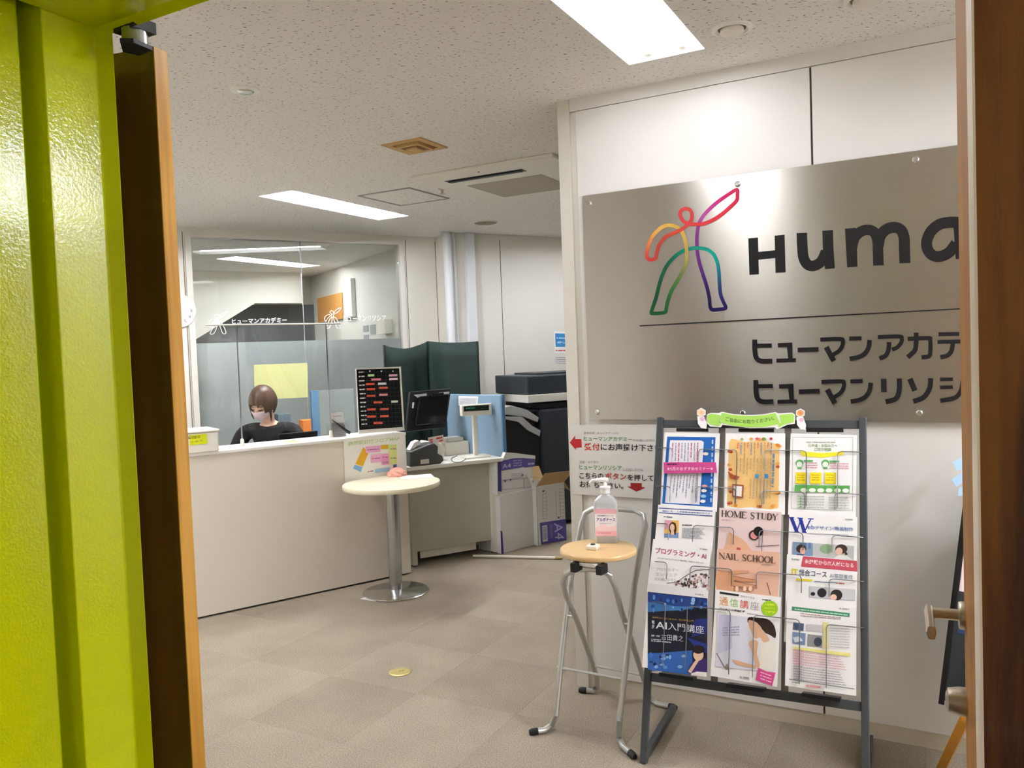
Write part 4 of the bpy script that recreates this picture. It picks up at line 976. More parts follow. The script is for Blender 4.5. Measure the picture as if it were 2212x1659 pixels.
def art_form(a, t):
    a.poly(P7((1372, 622), (1890, 682), (1888, 718), (1370, 658)), '#3f8a64'); a.dashes(*z7(1395, 645), *z7(1870, 700), 2.6, '#b8d8c8', seed=3); a.dashes(*z7(1795, 640), *z7(1885, 648), 3.2, '#b0a8ac')
    for k in range(2): a.dashes(*z7(1450, 685 + 20 * k), *z7(1810, 725 + 12 * k), 2, '#b09a9c', seed=k)
    for (q, c) in ((((1385, 765), (1480, 775), (1475, 842), (1380, 832)), '#50607c'), (((1378, 850), (1495, 862), (1490, 970), (1375, 955)), '#7c92b4'), (((1515, 870), (1640, 885), (1640, 990), (1510, 978)), '#8c8c8c'), (((1500, 780), (1640, 790), (1640, 850), (1500, 842)), '#c4c0c4'), (((1650, 760), (1700, 765), (1700, 1000), (1648, 1000)), '#e8e0a0')): a.poly(P7(*q), c)
    a.ell(*z7(1605, 940), 9, 10, '#3c4450', 12); a.poly(P7((1380, 900), (1440, 890), (1470, 930), (1400, 945)), '#dce4ec')
    for k in range(9): a.dashes(*z7(1715, 790 + 24 * k), *z7(1890, 800 + 24 * k), 1.6, '#b8b4b8', seed=k)
    a.poly(P7((1380, 982), (1895, 1040), (1893, 1072), (1600, 1035), (1380, 1000)), '#ece48c')
    for k in range(12): a.dashes(*z7(1385, 1020 + 23 * k), *z7(1800 + 12 * (k % 6), 1075 + 23 * k), 1.7, '#d8a0ac' if k < 6 else '#a8a0a8', seed=k + 30); a.dashes(*z7(1385, 1012 + 23 * k), *z7(1470, 1022 + 23 * k), 1.7, '#d8a0ac' if k < 6 else '#a8a0a8', seed=k)
    a.line(P7((1345, 1272), (1932, 1362)), 1.4, '#405a54'); a.dashes(*z7(1375, 1300), *z7(1430, 1308), 2.2, '#a8a8a8'); a.dashes(*z7(1500, 1330), *z7(1630, 1345), 4, '#d0888c', gap=0.1)
brochure(3, (1700, 1286), (1850, 1301), 'white form leaflet with a green header at bottom right of the rack', art=art_form)
# pink strip card across the blue flyer
f2 = RF.off(0.0225)
pk = thing('price_strip', f2.p(*f2.px(1490, 1022)), 'pink strip card with a star title across the blue flyer', 'card')
MB().prism([f2.p(*f2.px(*z6(*q))) for q in ((222, 575), (690, 575), (700, 668), (226, 675))], f2.n * 0.0012).build('card', mat('pink_card', '#c8468a', 0.5), pk)
a = Art(f2, lift=0.002); a.tline('毎月更新！', *z6(252, 602), *z6(360, 600), 4, '#4a2038', 0.03); a.tline('★5月のおすすめセミナー★', *z6(250, 652), *z6(670, 650), 8.5, '#f6c8de', 0.02)
a.build('print', pk)
# green ribbon topper on the rack
f3 = RF.off(0.020)
tp = thing('rack_topper', f3.p(*f3.px(1620, 922)), 'light green ribbon shaped sign with flowers on top of the rack', 'sign')
def cut(name, pts, m_, th=0.002, fr_=f3): return MB().prism([fr_.p(*fr_.px(*z6(*q))) for q in pts], fr_.n * th).build(name, m_, tp)
mat('card_white', '#f2efee', 0.6); mat('ribbon_green', '#a5d65c', 0.6)
cut('backing', [(610, 150), (640, 132), (720, 135), (745, 122), (850, 145), (1000, 152), (1130, 145), (1225, 125), (1250, 138), (1375, 130), (1400, 150), (1400, 230), (1330, 240), (1240, 280), (1215, 262), (1000, 270), (750, 240), (735, 262), (640, 255), (605, 220)], 'card_white')
f3b = f3.off(0.0022)
cut('ribbon', [(745, 130), (850, 152), (1000, 160), (1130, 152), (1225, 133), (1268, 230), (1130, 258), (1000, 262), (850, 248), (722, 218)], 'ribbon_green', 0.001, f3b)
cut('ribbon_tail', [(615, 158), (645, 140), (715, 148), (735, 160), (715, 220), (740, 228), (720, 250), (640, 238), (612, 205)], 'ribbon_green', 0.001, f3b)
cut('ribbon_tail', [(1258, 150), (1375, 140), (1392, 158), (1388, 215), (1330, 228), (1250, 262), (1245, 240), (1275, 222)], 'ribbon_green', 0.001, f3b)
for (cx, cy, c1, c2, yb) in ((560, 130, '#f0d0a8', '#e8b890', 230), (1448, 135, '#e09a60', '#d88850', 240)):
    o_ = [(cx + 45 * math.cos(t / 12 * 6.283) * (1 if t % 2 else .85), cy + 42 * math.sin(t / 12 * 6.283) * (1 if t % 2 else .85)) for t in range(12)]
    cut('flower_card', o_, 'card_white'); a = Art(f3, lift=0.0025)
    a.ell(*z6(cx, cy), 7.5, 7, c1, 12); a.ell(*z6(cx, cy), 3.5, 3.2, c2, 10); a.build('flower_print', tp)
    cut('flower_card', [(cx - 35, cy + 35), (cx + 25, cy + 35), (cx + 50, yb), (cx + 45, yb + 45), (cx, yb + 40), (cx - 30, yb)], 'card_white')
    a = Art(f3, lift=0.0025); a.ell(*z6(cx + 10, cy + 60), 5, 4.5, '#e8b8d8', 10); a.build('flower_print', tp)
a = Art(f3b, lift=0.0014)
vs_, fs_ = glyphs('ご自由にお取りください。', 0.01)
q_ = [f3b.p(*f3b.px(*z6(778 + 435 * x, 205 - 38 * y + 30 * math.sin(math.pi * x) - 8 * x)), 0.0014) for x, y in vs_]
a.m.add(q_, fs_, lin('#3c5a30')); a.build('lettering', tp)

# ------------------------------------------------------------------ high folding stool with sanitiser
FLf, FRf = Vector((0.075, 3.105, 0)), Vector((0.345, 2.905, 0))
BLf, BRf = Vector((0.300, 3.475, 0)), Vector((0.565, 3.290, 0))
Cf = (FLf + FRf) / 2; Cb = (BLf + BRf) / 2; ex_ = (FRf - FLf).normalized(); gy_ = (Cb - Cf).normalized()
stl = thing('folding_stool', (Cf + Cb) / 2, 'silver tube folding high stool with round wooden seat', 'stool')
SZ = 0.705
H1 = Fr(Cf, ex_, gy_ * 0.36 + Z * 0.86); H2 = Fr(Cb, ex_, -gy_ * 0.36 + Z * 0.68)
def on(fr_, pts): return [fr_.p(*fr_.px(*q)) for q in pts]
TR = 0.0115
h1 = on(H1, [(1201, 1545), (1211, 1440), (1224, 1320), (1240, 1205), (1256, 1128), (1264, 1108), (1280, 1099), (1320, 1098), (1372, 1103), (1390, 1113), (1394, 1135), (1388, 1165), (1371, 1260), (1354, 1420), (1338, 1555)])
f1 = [atz(1150, 1581, TR), atz(1176, 1577, TR), atz(1192, 1566, TR * 1.4)]
f2_ = [atz(1336, 1590, TR * 1.6), atz(1345, 1612, TR), atz(1368, 1632, TR)]
MB().tube(f1 + h1 + f2_, TR, 12).build('back_frame', 'stool_silver', stl)
h2 = on(H2, [(1289, 1462), (1270, 1405), (1240, 1325), (1222, 1285), (1216, 1258), (1222, 1240), (1240, 1231), (1270, 1229), (1300, 1231), (1318, 1243), (1330, 1270), (1342, 1320), (1366, 1390), (1392, 1470)])
b1 = [atz(1256, 1491, TR), atz(1280, 1492, TR), atz(1290, 1484, TR * 1.6)]
b2 = [atz(1403, 1505, TR * 1.6), atz(1420, 1520, TR), atz(1456, 1528, TR)]
MB().tube(b1 + h2 + b2, TR, 12).build('seat_frame', 'stool_silver', stl)
MB().tube(on(H1, [(1204, 1441), (1350, 1468)]), 0.0055, 8).build('stretcher', 'stool_silver', stl)
MB().tube(on(H2, [(1282, 1438), (1384, 1457)]), 0.0055, 8).build('stretcher', 'stool_silver', stl)
for e_, m_ in ((f1, 1), (f2_[::-1], 1), (b1, 0), (b2[::-1], 0)):
    MB().tube([e_[0] + (e_[0] - e_[1]).normalized() * 0.012, e_[0], e_[0] + (e_[1] - e_[0]).normalized() * 0.022], [0.009, 0.0135, 0.0135], 12).build('rubber_foot', 'rubber', stl)
for q in ((1231, 1330), (1356, 1348)):
    c = H1.p(*H1.px(*q)); MB().lathe(c - ex_ * 0.012, [(0.006, 0), (0.006, 0.024)], 10, ex_).build('pivot_bolt', 'chrome', stl)
sc_ = atz(1292, 1183, SZ + 0.022)
seat_ = MB().lathe(Vector((sc_.x, sc_.y, SZ)), [(0.142, 0), (0.148, 0.004), (0.149, 0.011), (0.148, 0.018), (0.144, 0.022)], 48); seat_ = seat_.build('seat', 'seat_wood', stl)
for q in ((1245, 1222), (1300, 1228)):
    c = atz(*q, SZ - 0.015); MB().cbox(Vector((c.x, c.y, SZ - 0.034)), 0.022, 0.05, 0.033, 126).build('seat_bracket', 'black', seat_)
c = atz(1272, 1222, SZ - 0.012); MB().cbox(Vector((c.x, c.y, SZ - 0.014)) + gy_ * 0.05, 0.07, 0.12, 0.012, 126).build('hinge_plate', 'white_metal', stl)
SZT = SZ + 0.0222
bt = atz(1311, 1170, SZT); az_b = 100
bo = thing('hand_sanitiser', bt, 'pump bottle of hand sanitiser with pink label on the stool', 'bottle')
def rrect(c, sx, sy, r, az, n=5):
    d, e = dirv(az), dirv(az - 90); out = []
    for (qx, qy, a0) in ((1, 1, 0), (-1, 1, 90), (-1, -1, 180), (1, -1, 270)):
        for k in range(n + 1):
            t = R(a0 + 90 * k / n); out.append(Vector(c) + d * (qx * (sx / 2 - r) + r * math.cos(t)) + e * (qy * (sy / 2 - r) + r * math.sin(t)))
    return out
def loft(mb, rings, col=None):
    n = len(rings[0]); b = len(mb.v)
    for r_ in rings: mb.v += r_
    for i in range(len(rings) - 1):
        for k in range(n): mb.f.append([b + i * n + k, b + i * n + (k + 1) % n, b + (i + 1) * n + (k + 1) % n, b + (i + 1) * n + k]); mb.c.append(col); mb.sm.append(True)
    mb.f.append([b + k for k in range(n)][::-1]); mb.c.append(col); mb.sm.append(False)
    mb.f.append([b + (len(rings) - 1) * n + k for k in range(n)]); mb.c.append(col); mb.sm.append(False)
    return mb
bh = 0.165
prof_b = [(0.088, 0.056, 0.012, 0), (0.094, 0.060, 0.014, 0.004), (0.094, 0.060, 0.014, bh - 0.012), (0.088, 0.056, 0.016, bh), (0.064, 0.046, 0.018, bh + 0.014), (0.036, 0.036, 0.016, bh + 0.024), (0.034, 0.034, 0.0165, bh + 0.030)]
loft(MB(), [rrect(bt + Z * h, x, y, r, az_b) for x, y, r, h in prof_b][::-1] if False else [list(reversed(rrect(bt + Z * h, x, y, r, az_b))) for x, y, r, h in prof_b]).build('body', 'bottle_clear', bo)
MB().lathe(bt + Z * (bh + 0.030), [(0.019, 0), (0.019, 0.018), (0.022, 0.020), (0.022, 0.026), (0.008, 0.028), (0.006, 0.05)], 24).build('collar', 'bottle_cap', bo)
nz = -dirv(az_b + 10)
MB().tube([bt + Z * (bh + 0.082) - nz * 0.014, bt + Z * (bh + 0.084), bt + Z * (bh + 0.080) + nz * 0.05, bt + Z * (bh + 0.068) + nz * 0.062], [0.008, 0.0095, 0.0065, 0.005], 12).build('pump_nozzle', 'bottle_cap', bo)
LBf = Fr(bt + dirv(az_b - 90) * -0.0 + dirv(az_b + 90) * 0.0306, dirv(az_b), Z)
lab_ = MB().obox(LBf.p(-0.042, 0.03, -0.0003), LBf.x * 0.084, Z * 0.108, LBf.n * 0.0006); lab_ = lab_.build('label', mat('label_pink', '#f0b9c4', 0.4), bo)
a = Art(LBf, px=False, lift=0.0006)
a.rect(-0.042, 0.062, 0.042, 0.118, '#f4eef0'); a.poly([(-0.042, 0.062), (-0.01, 0.078), (0.018, 0.066), (0.042, 0.075), (0.042, 0.05), (-0.042, 0.05)], '#f4d4da')
a.tline('アルボナース', -0.036, 0.088, 0.038, 0.088, 0.0145, '#2a3f98', 0.03); a.tline('手指消毒用エタノール', -0.032, 0.108, 0.03, 0.108, 0.005, '#3a4a90', 0.02); a.tline('指定医薬部外品', -0.024, 0.078, 0.022, 0.078, 0.004, '#6a70a8')
a.dashes(-0.03, 0.042, 0.02, 0.042, 0.004, '#d88aa0'); a.build('label_print', lab_)
cbp = atz(1281, 1186, SZT)
cbn = thing('call_button', cbp, 'small white call button on the round stool seat', 'button')
MB().cbox(cbp, 0.044, 0.044, 0.017, 112).build('case', 'white_plastic', cbn, bevel=0.004)
MB().lathe(cbp + Z * 0.017, [(0.010, 0), (0.0085, 0.0035)], 20).build('push_button', 'charcoal', cbn)

# ------------------------------------------------------------------ reception counter
CL0 = atz(443.6, 1335.5, 0); CR0 = atz(888.5, 1239.7, 0)
kR = (CR0 - CL0).normalized(); kN = Vector((-kR.y, kR.x, 0)); CLen = (CR0 - CL0).length
AZK = math.degrees(math.atan2(kR.x, kR.y))
def K(s, t, z=0.0): return CL0 + kR * s + kN * t + Z * z
KF = Fr(CL0, kR, Z, -kN)
CH = 0.974; s0 = -1.5
ctr = thing('reception_counter', K(0.3, 0.3), 'long white reception counter with a raised ledge', 'counter')
bx = MB(); bx.obox(K(s0, 0.006, 0.012), kR * (CLen - s0 - 0.10), kN * 0.05, Z * (CH - 0.030)); bx.build('front_panel', 'counter_white', ctr)
MB().obox(K(CLen - 0.098, 0.0, 0.012), kR * 0.098, kN * 0.30, Z * (CH - 0.030)).build('end_post', 'counter_white', ctr)
MB().obox(K(s0, 0.03, 0), kR * (CLen - s0 - 0.02), kN * 0.25, Z * 0.012).build('kick_base', 'black', ctr)
MB().obox(K(s0, -0.004, CH - 0.018), kR * (CLen - s0 + 0.003), kN * 0.305, Z * 0.018).build('ledge', 'counter_top', ctr, bevel=0.003)
MB().obox(K(s0, 0.27, 0.012), kR * (CLen - s0 - 0.1), kN * 0.03, Z * 0.69).build('inner_panel', 'counter_white', ctr)
MB().obox(K(s0, 0.27, 0.70), kR * (CLen - s0 - 0.02), kN * 0.46, Z * 0.025).build('work_top', 'desk_top', ctr)
MB().obox(K(s0, 0.70, 0.012), kR * 0.03, kN * 0.03, Z * 0.69).build('leg', 'desk_grey', ctr)
MB().obox(K(CLen - 0.06, 0.70, 0.012), kR * 0.03, kN * 0.03, Z * 0.69).build('leg', 'desk_grey', ctr)
# floor map poster
KP = KF.off(0.0045)
mp_ = thing('floor_map_poster', KP.p(*KP.px(812, 1035)), 'floor map poster with coloured rooms on the counter front', 'poster')
poster('s', KP, [(742, 950), (875, 937), (879, 1030), (745, 1043)], '').build('sheet', 'counter_top', mp_)
zc = lambda x, y: (480 + x / 5.027, 780 + y / 5.027)
a = Art(KP, lift=0.0016)
a.tline('静岡駅前校フロアMAP', *zc(1365, 922), *zc(1925, 862), 9.5, '#b5cf86', 0.01)
for q, c in ((((1530, 935), (1590, 990), (1525, 1145), (1445, 1115)), '#dfa818'), (((1440, 1125), (1525, 1150), (1505, 1205), (1418, 1165)), '#88bce6'), (((1555, 930), (1715, 915), (1718, 985), (1560, 1000)), '#e8a8d4'), (((1720, 912), (1800, 905), (1802, 955), (1722, 960)), '#dfb02c'),
          (((1800, 905), (1893, 905), (1898, 1112), (1815, 1120)), '#d8e38c'), (((1608, 1015), (1725, 1005), (1728, 1090), (1610, 1105)), '#ecaad0'), (((1725, 1008), (1808, 1003), (1812, 1120), (1730, 1128)), '#e69ac8'), (((1655, 1172), (1820, 1150), (1822, 1195), (1657, 1215)), '#a8cbea'), (((1855, 1125), (1892, 1120), (1894, 1150), (1856, 1155)), '#4a6a9c'), (((1853, 1155), (1894, 1150), (1896, 1190), (1855, 1195)), '#b85868')):
    a.poly([zc(*p) for p in q], c)
for (x0, y0, x1, y1) in ((1575, 965, 1700, 955), (1625, 1060, 1710, 1053), (1740, 1045, 1800, 1042), (1740, 1100, 1800, 1096), (1825, 955, 1885, 952), (1825, 1055, 1885, 1052), (1580, 1200, 1640, 1192)): a.dashes(*zc(x0, y0), *zc(x1, y1), 2.2, '#a8788c')
a.build('print', mp_)
# white box at the left end of the counter
wb0 = KF.px(472, 965)[0]
wbx = thing('counter_box', K(wb0 - 0.2, 0.1, CH), 'white raised box with a yellow sticker on the counter', 'box')
MB().obox(K(wb0 - 0.45, -0.012, CH - 0.001), kR * 0.45, kN * 0.25, Z * 0.118).build('case', 'white_plastic', wbx, bevel=0.008)
MB().obox(K(wb0 - 0.46, -0.018, CH + 0.118), kR * 0.468, kN * 0.262, Z * 0.014).build('lid', 'white_plastic', wbx, bevel=0.005)
fB = Fr(K(wb0, -0.0125, CH), kR, Z, -kN)
a0, b0 = fB.px(447, 937); a1, b1 = fB.px(410, 962)
MB().obox(fB.p(a1, b1, 0), kR * (a0 - a1), Z * (b0 - b1), fB.n * 0.001).build('sticker', mat('sticker_yellow', '#d9e000', 0.5), wbx)
a = Art(fB, lift=0.0016); a.tline('受付窓口', 405, 949, 432, 946, 6, '#56500a', 0.03); a.tline('こちら', 412, 957, 438, 953, 4, '#7a7a10'); a.build('sticker_print', wbx)
# vinyl screen on thin poles
pA = KF.px(530, 955)[0]; pB = KF.px(713, 932)[0] + 0.03
vz = 1.72
vs_t = thing('vinyl_screen', K((pA + pB) / 2, 0.06, CH), 'clear vinyl sneeze screen hanging from a thin frame on the counter', 'screen')
for s_ in (pA, pB):
    MB().tube([K(s_, 0.06, CH), K(s_, 0.06, vz)], 0.004, 8).build('pole', 'office_grey', vs_t)
    MB().lathe(K(s_, 0.06, CH), [(0.045, 0), (0.045, 0.004), (0.012, 0.008), (0.010, 0.05), (0.006, 0.055)], 20).build('pole_foot', 'white_plastic', vs_t)
MB().tube([K(pA - 0.18, 0.06, vz), K(pB + 0.1, 0.06, vz)], 0.005, 8).build('top_bar', 'white_plastic', vs_t)
vm = MB(); nx_, nz_ = 60, 30; rv = random.Random(2)
bA, bB = pA - 0.18, pB + 0.1
def vdisp(i, j):
    x = bA + (bB - bA) * i / nx_; d = 0.0; h = j / nz_
    for (c, w_, amp, sl) in ((pA + 0.12, 0.020, 0.013, 0.22), (pA + 0.18, 0.014, 0.010, 0.30), (pB - 0.05, 0.02, 0.008, -0.05), (pB + 0.04, 0.018, 0.008, 0.0), (pA + 0.05, 0.015, 0.006, 0.03)):
        xx = x - c - sl * (1 - h); d += amp * math.exp(-(xx / w_) ** 2) * (0.25 + 0.75 * h)
    return K(x, 0.056 - d + 0.004 * math.sin(9 * x + 3 * h), CH + 0.10 + (vz - CH - 0.105) * h)
for j in range(nz_ + 1):
    for i in range(nx_ + 1): vm.v.append(vdisp(i, j))
for j in range(nz_):
    for i in range(nx_): vm.f.append([j * (nx_ + 1) + i, j * (nx_ + 1) + i + 1, (j + 1) * (nx_ + 1) + i + 1, (j + 1) * (nx_ + 1) + i]); vm.c.append(None); vm.sm.append(True)
vm.build('vinyl_sheet', 'vinyl', vs_t)
# papers on the ledge
for (x0, x1, t0, col, lab) in ((482, 532, 0.1, 'paper', 'white sheet lying on the counter under the left screen foot'), (585, 632, 0.03, 'paper', 'white sheet lying on the counter in front of the woman'), (634, 652, 0.02, 'yellow_paper', 'pale yellow slip lying on the counter ledge'), (655, 700, 0.05, 'paper', 'white leaflet lying on the counter below the black monitor')):
    q0 = KF.px(x0, 970 - (x0 - 480) * 0.107)[0]; q1 = KF.px(x1, 970 - (x1 - 480) * 0.107)[0]
    tag(MB().obox(K(q0, t0, CH + 0.0003), kR * (q1 - q0), kN * 0.15, Z * 0.0015).build('paper_sheet', col), lab, 'paper')
# leaflet holder with a pen
lh = KF.px(740, 940)[0]
lf = thing('leaflet_holder', K(lh, 0.12, CH), 'white upright leaflet card with a black pen strap on the counter', 'leaflet holder')
hf = Fr(K(lh, 0.13, CH), (kR * 0.92 - kN * 0.1), (Z + kN * 0.12))
MB().prism([hf.p(*hf.px(*q)) for q in ((713, 892), (741, 889), (748, 942), (715, 946))], -hf.n * 0.002).build('card', 'paper', lf)
MB().prism([hf.p(*hf.px(*q), 0.003) for q in ((716, 907), (720, 909), (757, 933), (755, 938), (750, 936))], hf.n * 0.006).build('pen', 'charcoal', lf)
MB().obox(hf.p(-0.05, 0.001, 0.002), hf.x * 0.15, hf.y * 0.09, hf.n * 0.002).build('acrylic_front', 'vinyl', lf)
a = Art(hf, lift=0.0008); a.dashes(720, 900, 738, 898, 1.6, '#a8a8b0'); [a.dashes(718, 915 + 4 * k, 740, 914 + 4 * k, 1, '#c4c4cc', seed=k) for k in range(5)]; a.build('print', lf)
# magnetic schedule board
bf = Fr(K(KF.px(820, 935)[0], 0.05, CH), kR, Z + kN * 0.06)
sb = thing('schedule_board', bf.p(0, 0), 'black schedule board with white frame and red magnets on the counter', 'board')
q4 = [bf.px(*q) for q in ((769, 796), (866, 792), (874, 930), (776, 937))]
MB().prism([bf.p(x, max(y, 0.001), -0.012) for x, y in q4], bf.n * 0.012).build('frame', 'white_plastic', sb)
zb_ = lambda x, y: (480 + x / 5.027, 780 + y / 5.027)
fbl = bf.off(0.0006)
face_ = MB().prism([fbl.p(*fbl.px(*zb_(*q))) for q in ((1458, 92), (1920, 78), (1960, 715), (1490, 748))], fbl.n * 0.0008); face_ = face_.build('board_face', 'black_gloss', sb)
a = Art(bf, lift=0.0022, step=0.00005)
for k in range(14): y = 115 + 45 * k; a.line([zb_(1470 + 2.4 * k, y + 8), zb_(1925 + 2.4 * k, y - 6)], 0.35, '#4a4c50')
for k in range(9): x = 1560 + 42 * k; a.line([zb_(x, 95), zb_(x + 36, 735)], 0.35, '#46484c')
for k in range(13): y = 122 + 47 * k; a.dashes(*zb_(1478 + 2.6 * k, y), *zb_(1540 + 2.6 * k, y - 3), 2.6, '#c8c8c8', seed=k)
for x in (1600, 1725, 1850): a.ell(*zb_(x, 110), 1.6, 1.6, '#dcdcdc', 8)
a.build('grid_print', face_)
for (x, y, w_, c) in ((1615, 155, 34, '#b8e0a0'), (1670, 200, 52, '#e88a9c'), (1605, 250, 46, '#d8543c'), (1612, 305, 46, '#d8543c'), (1615, 378, 46, '#d8543c'), (1690, 448, 46, '#d8604a'), (1618, 525, 46, '#d8543c'), (1760, 522, 46, '#d8604a'), (1620, 602, 48, '#d8543c'), (1760, 598, 46, '#d8604a'), (1692, 672, 48, '#d8543c'), (1855, 155, 46, '#e8b0c8'), (1750, 290, 46, '#d8604a'), (1858, 195, 46, '#f0d4dc'), (1750, 365, 46, '#e09090'), (1870, 440, 36, '#e0e4d0'), (1735, 245, 44, '#ececec')):
    nm = 'magnet_' + c.strip('#')
    if nm not in MATS: mat(nm, c, 0.5)
    MB().prism([fbl.p(*fbl.px(*zb_(x + sx * w_, y + sy * 9)), 0.001) for sx, sy in ((-1, -1.1), (1, -1.4), (1, 1.1), (-1, 1.4))], fbl.n * 0.002).build('magnet_strip', nm, face_)

# monitor on the work top behind the counter
mo = K(KF.px(676, 940)[0], 0.42, 0.725)
mt = thing('monitor', mo, 'black monitor edge showing over the counter beside the woman', 'monitor')
mx_ = kR; my_ = (Z * 0.96 - kN * 0.28).normalized()
MB().obox(mo + kR * -0.09 + Z * 0.075, kR * 0.27, my_ * 0.215, kN * 0.025).build('screen', 'black', mt, bevel=0.004)
MB().tube([mo + Z * 0.01, mo + kN * 0.03 + Z * 0.12], 0.015, 10).build('stand', 'black', mt)
MB().cbox(mo, 0.2, 0.14, 0.012, AZK).build('base', 'black', mt, bevel=0.003)

# ------------------------------------------------------------------ round table
tb0 = atz(856, 1279, 0)
rt_ = thing('round_table', tb0, 'small round cream table on a chrome column in front of the counter', 'table')
MB().lathe(tb0 + Z * 0.001, [(0.205, 0), (0.207, 0.006), (0.200, 0.012), (0.05, 0.016), (0.042, 0.022)], 56).build('base_disc', 'chrome', rt_)
MB().lathe(tb0 + Z * 0.02, [(0.042, 0), (0.042, 0.65)], 28).build('column', 'brushed_chrome', rt_)
TZ = 0.70
MB().lathe(tb0 + Z * (TZ - 0.03), [(0.285, 0), (0.302, 0.003), (0.306, 0.010), (0.306, 0.024), (0.303, 0.03)], 64).build('table_top', 'table_cream', rt_)
cp_ = atz(790, 1300, 0)
tag(MB().cbox(cp_ + Vector((0.02, 0.05, 0.0002)), 0.12, 0.05, 0.002, 120).build('card_slip', 'paper'), 'white slip of card under the table base', 'card')
pp = atz(858, 1028, TZ)
pn = MB(); rr = random.Random(8)
b = len(pn.v); nth, nph = 20, 10
for i in range(nph + 1):
    ph = math.pi / 2 * i / nph
    for k in range(nth):
        t = 2 * math.pi * k / nth; r_ = 0.055 * (1 + 0.12 * math.sin(5 * t + 2 * i) + rr.uniform(-.06, .06)) * math.cos(ph)
        pn.v.append(pp + Vector((r_ * math.cos(t) * 1.15, r_ * math.sin(t), 0.001 + 0.052 * math.sin(ph) * (1 + 0.1 * math.sin(3 * t)))))
for i in range(nph):
    for k in range(nth): pn.f.append([i * nth + k, i * nth + (k + 1) % nth, (i + 1) * nth + (k + 1) % nth, (i + 1) * nth + k]); pn.c.append(None); pn.sm.append(True)
pn.f.append(list(range(nth))[::-1]); pn.c.append(None); pn.sm.append(False)
tag(pn.build('pink_sponge', 'pink_cloth'), 'crumpled pink puff on the round cream table', 'puff')
tag(MB().cbox(atz(900, 1030, TZ) + Z * 0.0006, 0.21, 0.15, 0.0015, 75).build('paper_sheet', 'paper'), 'white sheet of paper on the round cream table', 'paper')

# ------------------------------------------------------------------ side desk with till
DA = atz(893, 1226, 0); DB = atz(1081, 1194, 0); DB = DA + (DB - DA)
qR = (DB - DA).normalized(); qN = Vector((-qR.y, qR.x, 0)); DL = (DB - DA).length; AZQ = math.degrees(math.atan2(qR.x, qR.y))
def D(s, t, z=0.0): return DA + qR * s + qN * t + Z * z
DF = Fr(DA, qR, Z, -qN)
DZ = 0.715
dsk = thing('side_desk', D(DL / 2, 0.3), 'grey fronted desk with white top beside the reception counter', 'desk')
MB().obox(D(0.02, 0.03, 0.10), qR * (DL - 0.075), qN * 0.015, Z * (DZ - 0.13)).build('front_panel', 'desk_grey', dsk)
MB().obox(D(0.08, 0.06, 0.04), qR * (DL - 0.25), qN * 0.015, Z * 0.055).build('cable_tray', 'desk_top', dsk)
for s_ in (0.0, DL - 0.055):
    MB().obox(D(s_, 0.0, 0.012), qR * 0.055 if s_ else qR * 0.035, qN * 0.6, Z * (DZ - 0.04)).build('leg_panel', 'desk_grey' if s_ == 0 else 'desk_top', dsk)
    MB().lathe(D(s_ + 0.02, 0.05), [(0.015, 0), (0.015, 0.012)], 12).build('glide', 'rubber', dsk)
dt = [D(-0.02, -0.04, DZ - 0.028)]
pr = [(-0.02, 0.66), (-0.02, -0.02), (0.25, -0.035), (0.5, -0.03), (DL + 0.01, -0.05), (DL + 0.035, -0.03), (DL + 0.035, 0.66)]
MB().prism([D(s_, t_, DZ - 0.028) for s_, t_ in pr], Z * 0.028).build('desk_top', 'desk_top', dsk, bevel=0.004)
# till monitor, seen from behind
TS = 0.20
ms = thing('till_monitor', D(TS, 0.33, DZ), 'black till monitor seen from behind on the side desk', 'monitor')
mf = Fr(D(TS, 0.30, DZ + 0.05), qR * 0.97 + qN * 0.10, Z + qN * 0.22)
zd = lambda x, y: (860 + x / 7.542, 820 + y / 7.542)
q = [mf.px(*zd(*p)) for p in ((195, 195), (870, 140), (780, 780), (130, 850))]
MB().prism([mf.p(*p, -0.03) for p in q], mf.n * 0.03).build('screen', 'black', ms, bevel=0.005)
MB().prism([mf.p(*mf.px(*zd(*p))) for p in ((310, 290), (800, 240), (740, 720), (240, 760))], mf.n * 0.045).build('back_housing', 'black_gloss', ms, bevel=0.008)
for p in (((255, 250), (460, 225), (470, 320), (360, 335)), ((660, 210), (835, 195), (820, 280), (720, 300))):
    MB().prism([mf.p(*mf.px(*zd(*r_)), 0.001) for r_ in p], mf.n * 0.002).build('vent_grille', 'copier_grey', ms)
MB().prism([mf.p(*mf.px(*zd(*r_)), 0.045) for r_ in ((480, 250), (690, 230), (690, 290), (490, 310))], mf.n * 0.012).build('latch', 'black_gloss', ms, bevel=0.003)
MB().prism([mf.p(*mf.px(*zd(*r_)), 0.0005) for r_ in ((232, 375), (262, 372), (252, 465), (225, 465))], mf.n * 0.001).build('rating_label', 'paper_grey', ms)
MB().tube([D(TS - 0.02, 0.36, DZ + 0.02), D(TS, 0.33, DZ + 0.12)], [0.05, 0.035], 12).build('stand_neck', 'black', ms)
MB().cbox(D(TS, 0.38, DZ), 0.2, 0.2, 0.02, AZQ).build('stand_base', 'black', ms, bevel=0.005)
